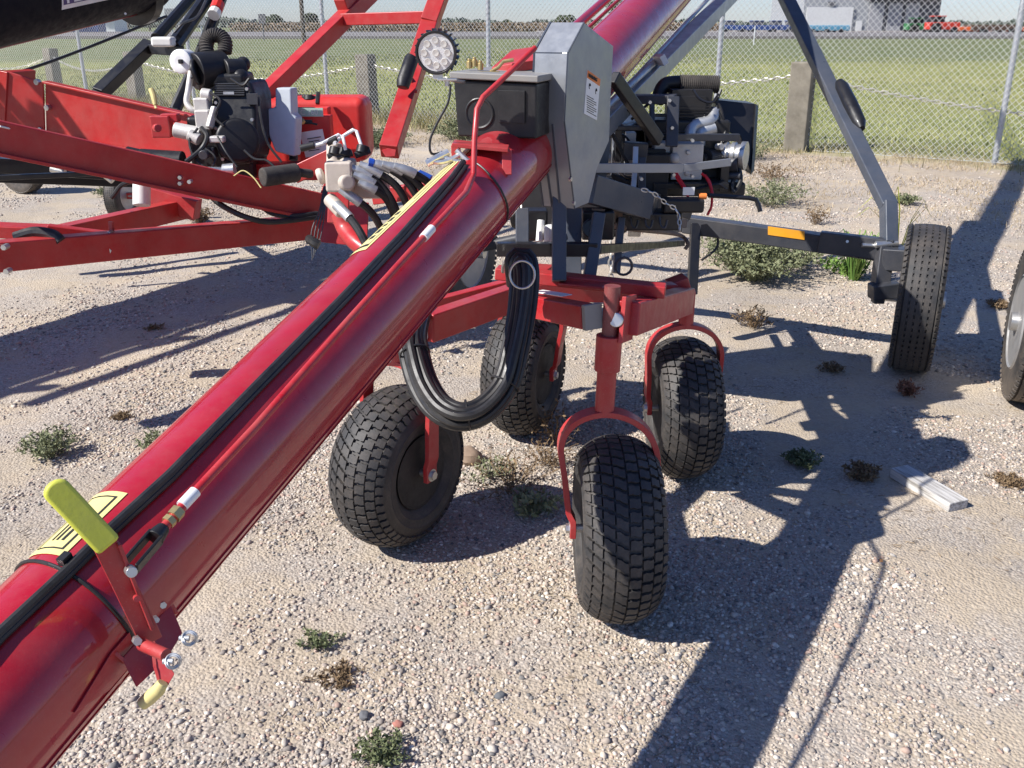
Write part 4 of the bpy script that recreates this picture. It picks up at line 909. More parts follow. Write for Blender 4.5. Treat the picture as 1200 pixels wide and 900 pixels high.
text_on('FLAMAN', pn_, base_+ud*.03+up2*.040+nrm_*.004, ud, (up2-nrm_*.28), .12, M['white'], bold=.003)
# struts
b = B()
b.beam(D(116, 110, 6.9), D(176, 52, 7.2), .09, .09, (1, 0, 0)); b.beam(D(172, 57, 7.2), D(212, 60, 7.0), .07, .07)
b.tube([D(183, 45, 7.2), D(262, -45, 8.2)], .045, 10); b.tube([D(203, 55, 7.0), D(262, -30, 7.8)], .055, 10); b.tube([D(205, 130, 7.0), D(236, 60, 7.1), D(270, -30, 7.8)], .045, 10); b.cyl(D(172, 58, 7.2), D(210, 50, 7.1), .045)
b.beam(D(116, 110, 6.9), D(60, 185, 6.7), .08, .08, (1, 0, 0)); b.beam(D(205, 130, 7.0), D(180, 205, 6.8), .08, .08, (1, 0, 0))
b.part('strut_frame', M['black'], ba, .006)
b = B(); b.box(D(192, 49, 6.95), .16, .12, .07); b.part('tape_wrap', M['white'], ba, .02)
b = B(); b.tube([D(253, 12, 7.25), D(256, 4, 7.3)], .048, 10); b.part('red_band', M['red3'], ba); b = B(); b.tube([D(250, 18, 7.22), D(252.6, 13, 7.25)], .0475, 10); b.part('white_band', M['white'], ba)
b = B(); b.tube(spline([D(-40, 102, 5.6), D(60, 72, 6.0), D(195, 19, 6.8)]), .010, 6); b.tube(spline([D(204, 38, 7.0), D(215, 27, 7.0), D(232, 18, 7.2), D(246, -10, 7.4)]), .010, 6); b.part('winch_cable', M['dkgrey'], ba)
b = B(); b.beam(D(-80, 188, 5.6), D(190, 206, 6.2), .09, .09); b.beam(D(-80, 205, 5.7), D(160, 214, 6.4), .06, .06); b.beam(D(-60, 182, 6.6), D(200, 196, 6.6), .05, .05); b.beam(D(-40, 210, 5.4), D(120, 203, 5.6), .03, .03); b.part('low_frame', M['black'], ba, .005)
b = B(); b.cyl(D(60, 198, 5.7), D(76, 202, 5.7), .02); b.cyl(D(120, 203, 5.9), D(132, 212, 5.9), .02); b.part('frame_pin', M['steel'], ba)
wheel(ba, 'grey', V((G(30, 226).x, G(30, 226).y, .26)), (-.4, -.9), .75)
wheel(ba, 'grey', V((G(30, 226).x+1.2, G(30, 226).y+2.2, .26)), (.4, .9), .75)

# ================================================================== trailer whose wheel enters on the right
tr = thing('implement_trailer', 'dusty grey wheel with silver rim of a parked implement, cut by the right edge', 'trailer', (2.6, 3.9, 0))
wheel(tr, 'grey', V((2.27, 3.86, .345)), (-.93, .36))
b = B(); b.beam(V((2.45, 3.82, .345)), V((4.4, 3.0, .345)), .07, .07); b.beam(V((3.4, 3.4, .36)), V((4.6, 6.4, .80)), .09, .09); b.beam(V((3.4, 3.4, .42)), V((3.4, 3.4, .75)), .07, .07, (0, 1, 0)); b.beam(V((3.0, 2.6, .75)), V((3.9, 5.0, .80)), .08, .08); b.part('axle_frame', M['slate'], tr, .005)
wheel(tr, 'grey', V((4.35, 2.95, .345)), (.93, -.36))

# ================================================================== setting
FA, FB = 14.54, .615                                  # fence line Y = FA - FB X
def fy(x): return FA - FB*x
fdir = V((1, -FB, 0)).normalized(); fnor = V((FB, 1, 0)).normalized()
def sd(x, y): return (y-FA+FB*x)/math.sqrt(1+FB*FB)
def hgt(x, y):
    d = math.hypot(x-.3, y-2.9)
    h = mnoise.noise(V((x*.9, y*.9, 3)))*.014 + mnoise.noise(V((x*3, y*3, 9)))*.007 + mnoise.noise(V((x*8, y*8, 2)))*.004
    s = sd(x, y)
    if s > -3: h += min(1, (s+3)/4)*.05*(1+mnoise.noise(V((x*.5, y*.5, 1))))
    if s > 1: h += -.05*min(1, (s-1)/6) + mnoise.noise(V((x*.05, y*.05, 4)))*.10*min(1, (s-1)/25)
    return h if abs(x) < 150 and y < 110 else 0
# far country lies a little lower/higher than the yard; ground = one sheet to the horizon
def axis_vals(lo, hi, step, far, growth):
    v = list(np.arange(lo, hi+1e-6, step)); s = step; x = hi
    while x < far: s *= growth; x += s; v.append(x)
    s = step; x = lo
    while x > -far: s *= growth; x -= s; v.insert(0, x)
    return v
xs = axis_vals(-5, 6, .055, 3000, 1.16); ys = axis_vals(0.6, 9, .055, 4000, 1.13)
ys = [y for y in ys if y > -60]
vs = [(x, y, hgt(x, y)) for y in ys for x in xs]; nx = len(xs)
fs = [(j*nx+i, j*nx+i+1, (j+1)*nx+i+1, (j+1)*nx+i) for j in range(len(ys)-1) for i in range(nx-1)]
me = bpy.data.meshes.new('ground'); me.from_pydata(vs, [], fs); me.polygons.foreach_set('use_smooth', [True]*len(fs))
gr = bpy.data.objects.new('ground', me); COL.objects.link(gr); struct(gr)
m, nt, bs = nodes('ground_surface')
geo = N(nt, 'ShaderNodeNewGeometry'); pos = geo.outputs['Position']
def gn_(s, d=5, r=.6): return noise(nt, s, d, r, vec=pos).outputs[0]
dot = N(nt, 'ShaderNodeVectorMath', operation='DOT_PRODUCT'); L(nt, pos, dot.inputs[0]); dot.inputs[1].default_value = tuple(fnor)
def math_(op, a, b_=None, c=None, clamp=False):
    n_ = N(nt, 'ShaderNodeMath', operation=op); n_.use_clamp = clamp
    for i, v in enumerate((a, b_, c)):
        if v is None: continue
        if hasattr(v, 'links'): L(nt, v, n_.inputs[i])
        else: n_.inputs[i].default_value = v
    return n_.outputs[0]
sdist = math_('SUBTRACT', dot.outputs['Value'], FA/math.sqrt(1+FB*FB))
edge = math_('ADD', sdist, math_('MULTIPLY', math_('SUBTRACT', gn_(.9, 6), .5), 3.0))
# gravel
vor = N(nt, 'ShaderNodeTexVoronoi'); vor.inputs['Scale'].default_value = 105; L(nt, pos, vor.inputs['Vector'])
vor2 = N(nt, 'ShaderNodeTexVoronoi'); vor2.inputs['Scale'].default_value = 190; L(nt, pos, vor2.inputs['Vector'])
sepc = N(nt, 'ShaderNodeSeparateColor'); L(nt, vor.outputs['Color'], sepc.inputs[0])
sepc2 = N(nt, 'ShaderNodeSeparateColor'); L(nt, vor2.outputs['Color'], sepc2.inputs[0])
pebc = ramp(nt, sepc.outputs[0], [(0, (.17, .16, .155)), (.08, (.32, .285, .26)), (.35, (.49, .44, .39)), (.55, (.58, .53, .48)), (.75, (.45, .385, .335)), (.9, (.68, .64, .60)), (1, (.33, .32, .315))])
pebs = ramp(nt, sepc2.outputs[0], [(0, (.22, .20, .19)), (.25, (.43, .38, .34)), (.6, (.55, .50, .45)), (.85, (.65, .60, .55)), (1, (.40, .335, .30))])
sand = ramp(nt, gn_(38, 6, .7), [(.3, (.47, .40, .32)), (.7, (.60, .525, .435))])
gf = ramp(nt, gn_(2.3, 5, .65), [(.42, (0, 0, 0)), (.56, (1, 1, 1))]).outputs[0]
c1 = mix(nt, .5, pebc.outputs[0], pebs.outputs[0])
c1 = mix(nt, gf, sand.outputs[0], c1)
tint = ramp(nt, gn_(.55, 4), [(.3, (.68, .645, .585)), (.7, (.98, .945, .875))]); c1 = mix(nt, 1, c1, tint.outputs[0], 'MULTIPLY')
# dry band and soil near the fence
dry = ramp(nt, gn_(14, 6, .7), [(.3, (.27, .20, .135)), (.55, (.45, .36, .25)), (.75, (.55, .46, .34))])
fdry = ramp(nt, math_('MULTIPLY_ADD', edge, .25, .75), [(0, (0, 0, 0)), (1, (1, 1, 1))]).outputs[0]
c1 = mix(nt, math_('MULTIPLY', fdry, .7), c1, dry.outputs[0])
# grass
ga_ = ramp(nt, gn_(1.2, 8, .7), [(.28, (.19, .20, .075)), (.5, (.25, .255, .10)), (.72, (.33, .31, .15))])
gb_ = ramp(nt, gn_(.11, 6, .6), [(.3, (.70, .80, .62)), (.7, (1.14, 1.08, .98))])
cg = mix(nt, 1, ga_.outputs[0], gb_.outputs[0], 'MULTIPLY')
# uncut strip further out
sepp = N(nt, 'ShaderNodeSeparateXYZ'); L(nt, pos, sepp.inputs[0])
far_ = math_('ADD', sepp.outputs[1], math_('MULTIPLY', math_('SUBTRACT', gn_(.12, 3), .5), 8))
strip = ramp(nt, math_('DIVIDE', far_, 200), [(.20, (0, 0, 0)), (.225, (1, 1, 1))]).outputs[0]
cu = ramp(nt, gn_(.5, 8, .75), [(.3, (.085, .115, .042)), (.5, (.14, .16, .065)), (.7, (.22, .205, .11))])
cg = mix(nt, strip, cg, cu.outputs[0])
ge = ramp(nt, math_('MULTIPLY_ADD', edge, .8, .35), [(0, (0, 0, 0)), (1, (1, 1, 1))]).outputs[0]
col = mix(nt, ge, c1, cg)
L(nt, col, bs.inputs['Base Color']); bs.inputs['Roughness'].default_value = .95; bs.inputs['Specular IOR Level'].default_value = .25
hh = math_('ADD', math_('MULTIPLY', vor.outputs['Distance'], -1.0), math_('MULTIPLY', gn_(120, 4, .7), .8))
hh = math_('ADD', hh, math_('MULTIPLY', gn_(9, 5, .6), 1.2))
bump(nt, hh, .8, .0055, bs)
me.materials.append(m)
# pebbles on the gravel, one heap of loose stones nobody could count
def ico(n):
    import bmesh
    bm = bmesh.new(); bmesh.ops.create_icosphere(bm, subdivisions=n, radius=1); v = np.array([x.co[:] for x in bm.verts]); f = np.array([[q.index for q in p.verts] for p in bm.faces]); bm.free(); return v, f
def scatter(name, ctrs, sizes, sub, mat_, cols, sink=.35):
    v, f = ico(sub); n = len(ctrs); nv = len(v)
    jit = 1 + rng.uniform(-.22, .22, (n, nv, 1)); sc = np.stack([sizes*rng.uniform(.8, 1.35, n), sizes*rng.uniform(.7, 1.1, n), sizes*rng.uniform(.45, .8, n)], 1)
    p = v[None]*jit*sc[:, None, :]; a = rng.uniform(0, 2*PI, n); ca, sa_ = np.cos(a), np.sin(a)
    x = p[..., 0]*ca[:, None]-p[..., 1]*sa_[:, None]; y = p[..., 0]*sa_[:, None]+p[..., 1]*ca[:, None]
    z = p[..., 2] + x*rng.uniform(-.3, .3, n)[:, None]
    P = np.stack([x+ctrs[:, None, 0], y+ctrs[:, None, 1], z+ctrs[:, None, 2]+(sc[:, 2]*(1-2*sink))[:, None]*.5], -1).reshape(-1, 3)
    Fc = (f[None]+(np.arange(n)*nv)[:, None, None]).reshape(-1, 3)
    me = bpy.data.meshes.new(name); me.vertices.add(len(P)); me.vertices.foreach_set('co', P.ravel().astype(np.float32))
    me.loops.add(Fc.size); me.loops.foreach_set('vertex_index', Fc.ravel().astype(np.int32)); me.polygons.add(len(Fc)); me.polygons.foreach_set('loop_start', (np.arange(len(Fc))*3).astype(np.int32))
    me.polygons.foreach_set('use_smooth', np.ones(len(Fc), bool)); me.update(calc_edges=True)
    at = me.color_attributes.new('tone', 'FLOAT_COLOR', 'POINT'); cc = np.repeat(np.concatenate([cols, np.ones((n, 1))], 1), nv, 0).astype(np.float32); at.data.foreach_set('color', cc.ravel())
    me.materials.append(mat_); o = bpy.data.objects.new(name, me); COL.objects.link(o); return o
m, nt, bs = nodes('pebble_stone'); at = N(nt, 'ShaderNodeVertexColor'); at.layer_name = 'tone'
nn = noise(nt, 160, 3, .6); L(nt, mix(nt, .55, at.outputs[0], ramp(nt, nn.outputs[0], [(.3, (.6,)*3), (.7, (1.25,)*3)]).outputs[0], 'MULTIPLY'), bs.inputs['Base Color']); bs.inputs['Roughness'].default_value = .85; pm = m
pal = np.array([(.56, .505, .45), (.50, .435, .38), (.62, .58, .53), (.42, .365, .33), (.36, .345, .335), (.19, .187, .187), (.49, .365, .31), (.69, .66, .62), (.29, .26, .24), (.56, .49, .42)])
def cols(n): return pal[rng.choice(len(pal), n, p=[.17, .17, .11, .13, .10, .06, .07, .03, .08, .08])]*rng.uniform(.72, 1.08, (n, 1))*np.array([1, .955, .885])
def place(n, y0, y1, pw=1.0, dens=True):
    out = []
    while len(out) < n:
        y = y0+(y1-y0)*random.random()**pw; x = (random.random()*2-1)*(y*.66+.5)
        if sd(x, y) > -.6: continue
        if dens:
            k = mnoise.fractal(V((x*1.1, y*1.1, 5)), 1, 2, 3)
            if random.random() > .48 + k*1.7: continue
        out.append((x, y, hgt(x, y)))
    return np.array(out)
for (n, y0, y1, lo, hi, sub) in ((72000, 1.3, 4.0, .0026, .0078, 1), (46000, 3.6, 9.0, .004, .0105, 1), (3500, 1.3, 4.6, .0065, .0125, 1), (1000, 4, 11, .009, .016, 1), (14000, 8, 12.5, .006, .014, 1)):
    c = place(n, y0, y1, 1.0 if y1 < 5 else .9); s_ = lo+(hi-lo)*rng.random(n)**1.9
    o = scatter('gravel', c, s_, sub, pm, cols(n)); tag(o, 'mixed tan and grey pebbles loose on the gravel yard', 'gravel', kind='stuff')
# a few bigger stones one can point to
def stone(px, py, r, lab, colr):
    p = G(px, py); b = B(); b.ell(p+V((0, 0, r*.35)), r*1.2, r, r*.75, Matrix.Rotation(random.random()*3, 3, 'Z'), 16, 10, bumpy=.22)
    o = b.part('stone', mat('stone_'+str(px), colr, .85, bmp=.6, bscale=60), None, 0, loc=p); tag(o, lab, 'stone', 'loose stones on the gravel')
stone(427, 840, .013, 'dark grey rounded stone below the small red one near the bottom edge', (.13, .13, .135))
stone(466, 850, .011, 'pink red stone beside the bottom weed', (.40, .17, .13))
stone(548, 540, .05, 'brown lump of rock behind the near left turf wheel', (.28, .20, .14))
0 and stone(631, 733, .014, 'small orange red stone left of the near right wheel', (.48, .16, .08))
stone(586, 817, .012, 'dark slate stone in the middle of the bottom gravel', (.12, .125, .13))
0 and stone(904, 684, .016, 'pale flat stone lying in the tube shadow', (.5, .5, .5))
stone(1033, 660, .011, 'orange pebble in sunlight beside the big shadow', (.55, .27, .10))
# weathered board
m, nt, bs = nodes('weathered_wood'); w = N(nt, 'ShaderNodeTexNoise'); w.inputs['Scale'].default_value = 9; w.inputs['Detail'].default_value = 8
tc = N(nt, 'ShaderNodeTexCoord'); mp = N(nt, 'ShaderNodeMapping'); mp.inputs['Scale'].default_value = (1, 14, 14); L(nt, tc.outputs['Object'], mp.inputs[0]); L(nt, mp.outputs[0], w.inputs['Vector'])
L(nt, ramp(nt, w.outputs[0], [(.3, (.20, .185, .165)), (.5, (.46, .44, .41)), (.7, (.62, .60, .57))]).outputs[0], bs.inputs['Base Color']); bs.inputs['Roughness'].default_value = .85; bump(nt, w.outputs[0], .7, .004, bs); M['wood'] = m
a, c = G(1052, 560), G(1122, 600); dr = (c-a).normalized(); b = B(); Ld = (c-a).length; 
b.box((0, 0, 0), Ld, .085, .038)
o = b.part('wooden_board', M['wood'], None, .004, loc=V((0, 0, 0))); o.location = (a+c)/2+V((0, 0, .026)); o.rotation_euler = (0, 0.03, math.atan2(dr.y, dr.x)); tag(o, 'short weathered grey wooden board lying on the gravel at the right', 'board')
# dead twigs and stalks lying on the gravel
P = []
while len(P) < 2600:
    y = random.uniform(1.3, 7.5); x = (random.random()*2-1)*(y*.66+.5)
    if mnoise.noise(V((x*1.6, y*1.6, 21))) < .12: continue
    P.append((x, y, hgt(x, y)+.003))
P = np.array(P); n = len(P); a = rng.uniform(0, 2*PI, n); l_ = rng.uniform(.008, .04, n); dx = np.stack([np.cos(a), np.sin(a), rng.uniform(-.05, .25, n)], 1)*l_[:, None]; wx = np.stack([-np.sin(a), np.cos(a), np.zeros(n)], 1)*rng.uniform(.0005, .0013, n)[:, None]; kx = wx*rng.uniform(-4, 4, (n, 1))
up_ = np.array([0, 0, .0012])
vsx = np.stack([P-wx, P+wx, P+up_*2, P+dx*.5-wx+kx, P+dx*.5+wx+kx, P+dx*.5+kx+up_*2, P+dx], 1).reshape(-1, 3); o7 = np.arange(n)*7
fcs = []
for q in ((0, 3, 5, 2), (1, 2, 5, 4), (0, 1, 4, 3)): fcs += np.stack([o7+i for i in q], 1).tolist()
for q in ((3, 6, 5), (4, 5, 6), (3, 4, 6)): fcs += np.stack([o7+i for i in q], 1).tolist()
me = bpy.data.meshes.new('twig_litter'); me.from_pydata(vsx.tolist(), [], fcs); m, nt, bs = nodes('dead_stalk'); geo = N(nt, 'ShaderNodeNewGeometry'); L(nt, ramp(nt, geo.outputs['Random Per Island'], [(0, (.13, .09, .06)), (.6, (.33, .25, .16)), (1, (.52, .44, .32))]).outputs[0], bs.inputs['Base Color']); bs.inputs['Roughness'].default_value = .85
me.materials.append(m); o = bpy.data.objects.new('twig_litter', me); COL.objects.link(o); tag(o, 'dead twigs and stalks strewn over the gravel', 'litter', kind='stuff')
# ---- fence
fl = thing('chain_link_fence', 'tall galvanised chain link fence with round posts across the back of the yard', 'fence', (0, FA, 0))
px_ = [8.4, 5.6, 2.69, -.35, -3.1, -5.9, -8.6, -11.4, -14.3]; FH = 2.45
for x in px_:
    b = B(); z0 = hgt(x, fy(x)); p = V((x, fy(x), z0-.05)); b.cyl(p, p+V((0, 0, FH+.1)), .034, seg=14); b.part('fence_post', M['galv'], fl, loc=p)
b = B(); off = -fnor*.038; x0, x1 = px_[0], px_[-1]; A0 = V((x0, fy(x0), .05))+off; L_f = (V((x1, fy(x1), 0))-V((x0, fy(x0), 0))).length; dd = -fdir
r_ = .0024; step = .072; k = -FH
def wire(p, q):
    d = (q-p).normalized(); R = frame(d, fnor); y, z = R.col[1]*r_, R.col[2]*r_
    b.add([p+y, p+z, p-y, p-z, q+y, q+z, q-y, q-z], [(0, 1, 5, 4), (1, 2, 6, 5), (2, 3, 7, 6), (3, 0, 4, 7)])
H2 = FH-.08
while k < L_f:
    for sg in (1, -1):
        if sg == 1: u0, u1 = k, k+H2*.95
        else: u0, u1 = k+H2*.95, k
        z0, z1 = 0, H2
        def clip(u0, z0, u1, z1):
            if u0 > u1: u0, z0, u1, z1 = u1, z1, u0, z0
            if u1 < 0 or u0 > L_f: return None
            if u0 < 0: t = (0-u0)/(u1-u0); z0 = z0+(z1-z0)*t; u0 = 0
            if u1 > L_f: t = (L_f-u0)/(u1-u0); z1 = z0+(z1-z0)*t; u1 = L_f
            return u0, z0, u1, z1
        c_ = clip(u0, z0, u1, z1)
        if c_: 
            o2 = fnor*(.003*sg)
            # follow the sag of the fabric a little in four pieces
            wire(A0+dd*c_[0]+V((0, 0, c_[1]))+o2, A0+dd*c_[2]+V((0, 0, c_[3]))+o2)
    k += step
me = bpy.data.meshes.new('wire_mesh'); me.from_pydata([tuple(v-V((0, FA, 0))) for v in b.v], [], b.f); me.materials.append(mat('wire_galv', (.62, .62, .60), .45, metal=.4)); o = bpy.data.objects.new('wire_mesh', me); COL.objects.link(o); o.parent = fl
b = B(); b.tube([A0+V((0, 0, -.0)), A0+dd*L_f+V((0, 0, 0))], .0025, 5); b.part('tension_wire', M['galv'], fl)
b = B()
for q in (.07, .9, 1.7): 
    for x in px_: p = V((x, fy(x), q)); b.tube([p+V((.037*math.cos(t), .037*math.sin(t), 0)) for t in [2*PI*i/12 for i in range(12)]], .003, 5, closed=True)
b.part('fence_ties', M['galv'], fl)
# ---- bollards with chain
wd = mat('weathered_post', (.19, .170, .135), .9, bmp=.8, bscale=40, var=.35, dust=.45, dustcol=(.16, .14, .10))
bp = []
bd = ['weathered square bollard right of the engine, behind the fence', 'weathered square bollard between the red lift frame and the round lamp', 'weathered square bollard behind the black strut frame', 'weathered square bollard at the far left between two fence posts', 'weathered square bollard hidden past the right edge']
for i, (x, y, w, h) in enumerate(((932, 180, .27, 1.08), (433, 146, .27, 1.05), (163, 130, .26, 1.0), (67, 112, .26, 1.0))):
    p = G(x, y); 
    if i: p.y = max(p.y, fy(p.x)+.55); p = V((ray(x, y).x/ray(x, y).y*p.y, p.y, 0))
    z = hgt(p.x, p.y); b = B(); b.box(V((0, 0, h/2-.05)), w, w*.9, h+.1); o = b.part('bollard', wd, None, .02, loc=V((0, 0, 0)))
    o.location = (p.x, p.y, z); o.rotation_euler = (0, random.uniform(-.02, .02), -.52+random.uniform(-.05, .05)); tag(o, bd[i], 'bollard', 'bollards along the fence'); bp.append(V((p.x, p.y, z+h-.16)))
right_end = V((9.6, fy(9.6)+.6, .62)); left_end = V((-13, fy(-13)+.6, .8))
pts = [right_end]+bp+[left_end]
cl = ['sagging pale barrier chain right of the right hand bollard', 'sagging pale barrier chain between the engine bollard and the next one', 'sagging pale barrier chain left of the middle bollard', 'sagging pale barrier chain between the two left bollards', 'sagging pale barrier chain at the far left edge']
for i in range(len(pts)-1):
    a, c = pts[i], pts[i+1]; P = [a.lerp(c, t/40)-V((0, 0, (.26 if i != 2 else .3)*4*(t/40)*(1-t/40))) for t in range(41)]
    b = B(); chainmesh(b, P, .075, .0085); o = b.part('barrier_chain', M['chain'], None, loc=a, sharp=60); tag(o, cl[i], 'chain', 'chains between the bollards')
# ---- road, far things
b = B(); b.plate([V((-1500, 118, 0)), V((1500, 100, 0)), V((1500, 150, 0)), V((-1500, 190, 0))], V((0, 0, .28))); o = b.part('road', mat('asphalt_far', (.17, .155, .145), .9), None); struct(o)
b = B(); b.plate([V((5, 150.5, .0)), V((1500, 150.5, 0)), V((1500, 330, 0)), V((5, 330, 0))], V((0, 0, .20))); o = b.part('parking_yard', mat('yard_far', (.26, .23, .20), .9), None); struct(o)
def F_(px, Y, z=0):   # point at column px and distance Y
    r = ray(px, 30); return V((r.x/r.y*Y, Y, z))
# shed
sh = thing('metal_building', 'large grey metal shed with pale door bays on the horizon at the upper right', 'building', F_(1020, 200))
def fbox(x0, x1, z0, z1, Y, dy, m, nm, parent):
    a, c = F_(x0, Y, 0), F_(x1, Y, 0); b = B(); b.box(V(((a.x+c.x)/2, Y+dy/2, (z0+z1)/2)), c.x-a.x, dy, z1-z0); return b.part(nm, m, parent)
mw = mat('shed_cladding', (.30, .31, .32), .6); mdk = mat('shed_dark', (.12, .12, .13), .7); mlt = mat('shed_pale_wall', (.62, .62, .60), .6); mdoor = mat('shed_door', (.30, .30, .31), .6)
fbox(940, 1016, 0, 8.4, 200, 25, mw, 'wall', sh); fbox(1016, 1099, 0, 6.6, 200, 25, mdk, 'wall', sh)
b = B(); a, c = F_(1012, 199, 6.6), F_(1100, 199, 6.3); b.beam(a+V((0, 12, 0)), c+V((0, 12, 0)), 27, .5); b.part('roof', mdk, sh)
fbox(944, 998, 0, 4.6, 199.6, .3, mlt, 'pale_panel', sh)
for x0, x1 in ((1017, 1034), (1039, 1055), (1060, 1075)): fbox(x0, x1, 0, 5.3, 199.6, .3, mdoor, 'bay_door', sh)
fbox(1003, 1010, 0, 2.1, 199.7, .2, mlt, 'service_door', sh)
fbox(968, 976, 4.9, 5.6, 199.4, .4, mdk, 'wall_lamp', sh)
# rows of machines and bales far off
def vehicle(px, Y, w, h, m, nm, lab, cat, cab=True, wheels=2, grp=None):
    p = F_(px, Y); t = thing(nm, lab, cat, p, grp); b = B(); b.box(p+V((0, 0, h*.45)), w, w*.45, h*.42)
    if nm == 'tractor': b.box(p+V((w*.25, 0, h*.5)), w*.5, w*.3, h*.3)
    b.part('body', m, t, w*.02)
    if cab:
        b = B(); b.box(p+V((-w*.18, 0, h*.82)), w*.34, w*.4, h*.36); b.part('cab', mdk if nm != 'tractor' else M['plastic'], t, w*.02)
        b = B(); b.box(p+V((-w*.18, 0, h*1.0)), w*.38, w*.44, h*.06); b.part('cab_roof', m, t)
    for k in range(wheels):
        for sy in (-1, 1):
            b = B(); xx = p.x + w*(-.3+.6*k/(wheels-1)); rr = h*(.32 if (k == 0 and nm == 'tractor') else .2); b.cyl(V((xx, p.y+sy*w*.24, rr)), V((xx, p.y+sy*w*.30, rr)), rr, seg=14); b.part('wheel', M['plastic'], t)
bl = mat('far_blue', (.03, .07, .22), .5); tl = mat('far_teal', (.10, .30, .42), .5); orr = mat('far_orange', (.70, .13, .03), .5); gnr = mat('far_green', (.04, .18, .06), .5); rdd = mat('far_red', (.55, .04, .02), .5); wht = mat('far_white', (.65, .65, .65), .5)
vehicle(1104, 165, 5.0, 2.7, rdd, 'tractor', 'red orange tractor standing right of the grey shed', 'tractor')
vehicle(1079, 170, 5, 2.4, gnr, 'tractor', 'small green tractor at the right corner of the shed', 'tractor')
vehicle(1138, 165, 6.0, 1.6, orr, 'farm_implement', 'orange farm implement right of the red tractor', 'implement', cab=False)
vehicle(1122, 172, 4, 1.7, wht, 'farm_implement', 'white machine between the tractor and the orange implement', 'implement', cab=False)
vehicle(1162, 165, 8, 2.1, mat('far_brown', (.10, .06, .04), .7), 'farm_implement', 'dark brown implement behind the right fence post', 'implement', cab=False)
vehicle(1196, 165, 4, 1.6, orr, 'farm_implement', 'orange implement at the right edge of the horizon', 'implement', cab=False)
vehicle(965, 160, 7.5, 2.0, tl, 'flatbed_trailer', 'teal blue trailer in front of the shed pale wall', 'trailer', cab=False, wheels=3)
for i, (x, w, lab) in enumerate(((860, 4.8, 'dark blue car farthest left in the row before the shed'), (893, 5.5, 'dark blue pickup between the marker post and the thin mast'), (915, 5, 'blue truck right beside the thin mast'), (932, 4.6, 'mid blue van left of the teal trailer'))):
    vehicle(x, 175, w, 2.0, bl, 'parked_car', lab, 'car', grp='blue vehicles parked before the shed')
b = B(); b.box(F_(88, 150, 1.6), 8, 3, 2.4); o = thing('parked_truck', 'blue truck far off behind the left fence posts', 'truck', F_(88, 150)); b.part('body', bl, o, .1); b = B(); b.box(F_(80, 149, 2.6), 3, 3.2, 2.2); b.part('cab', wht, o, .1)
hs_ = thing('white_house', 'small white house among trees at the far upper left', 'house', F_(122, 210)); fbox(112, 134, 0, 3.0, 210, 7, wht, 'wall', hs_); a, c = F_(111, 209, 0), F_(135, 209, 0)
b = B(); b.plate([V((a.x, 209, 3.0)), V((c.x, 209, 3.0)), V((c.x-1.5, 213, 4.8)), V((a.x+1.5, 213, 4.8))], V((0, 1, .0))); b.plate([V((a.x, 218, 3.0)), V((c.x, 218, 3.0)), V((c.x-1.5, 214, 4.8)), V((a.x+1.5, 214, 4.8))], V((0, -.5, 0))); b.part('roof', wht, hs_)
# sign board, poles
def postthing(px, Y, h, r, m, nm, lab, cat, z0=0):
    p = F_(px, Y); b = B(); b.cyl(p, p+V((0, 0, h)), r, r*.8, 10); o = b.part(nm, m, None, loc=p); tag(o, lab, cat); return o
sg = thing('roadside_sign', 'grey back of a wide roadside sign seen through the black struts', 'sign', F_(218, 48)); p = F_(218, 48)
b = B(); b.box(p+V((0, 0, 1.85)), 1.9, .06, .75); b.part('sign_board', mat('sign_grey', (.20, .21, .22), .7), sg, .01)
for s_ in (-.7, .7): b = B(); b.cyl(p+V((s_, .06, -.1)), p+V((s_, .06, 2.2)), .05, seg=10); b.part('sign_post', M['galv'], sg)
postthing(355, 45, 9, .10, mat('pole_wood', (.07, .055, .04), .9), 'utility_pole', 'thin dark utility pole behind the fence left of centre', 'pole')
postthing(937-12, 140, 9, .09, mdk, 'light_mast', 'thin dark mast among the blue vehicles', 'pole')
sg = thing('road_sign', 'small square dark sign on a post far off left of the utility pole', 'sign', F_(308, 100)); p = F_(308, 100)
b = B(); b.cyl(p, p+V((0, 0, 1.9)), .06, seg=8); b.part('sign_post', mdk, sg); b = B(); b.box(p+V((0, -.08, 2.0)), .7, .04, .9); b.part('sign_panel', mdk, sg)
pm_ = thing('marker_post', 'white road marker post standing in the grass before the road', 'post', F_(885, 78)); p = F_(885, 78); b = B(); b.cyl(p, p+V((0, 0, 1.55)), .05, seg=8); b.part('post', wht, pm_); b = B(); b.box(p+V((0, 0, 1.5)), .12, .12, .18); b.part('post_cap', mdk, pm_)
# far vegetation: leafy crowns from many small faces
def leaf_mesh(name, centres, radii, nper, size, m, flat=.7):
    C_ = np.array(centres); P = []; 
    for c, r in zip(C_, radii):
        q = rng.normal(size=(nper, 3)); q /= np.linalg.norm(q, axis=1)[:, None]; q *= rng.uniform(.55, 1.0, (nper, 1))**.6; q[:, 2] *= flat; P.append(c+q*r)
    P = np.concatenate(P); n = len(P); a = rng.normal(size=(n, 3)); a /= np.linalg.norm(a, axis=1)[:, None]; bb = np.cross(a, rng.normal(size=(n, 3))); bb /= np.linalg.norm(bb, axis=1)[:, None]
    s_ = size*rng.uniform(.6, 1.3, (n, 1)); vs = np.stack([P+a*s_, P+bb*s_*.6, P-a*s_, P-bb*s_*.6], 1).reshape(-1, 3)
    me = bpy.data.meshes.new(name); me.from_pydata(vs.tolist(), [], (np.arange(n*4).reshape(n, 4)).tolist()); me.materials.append(m); return me
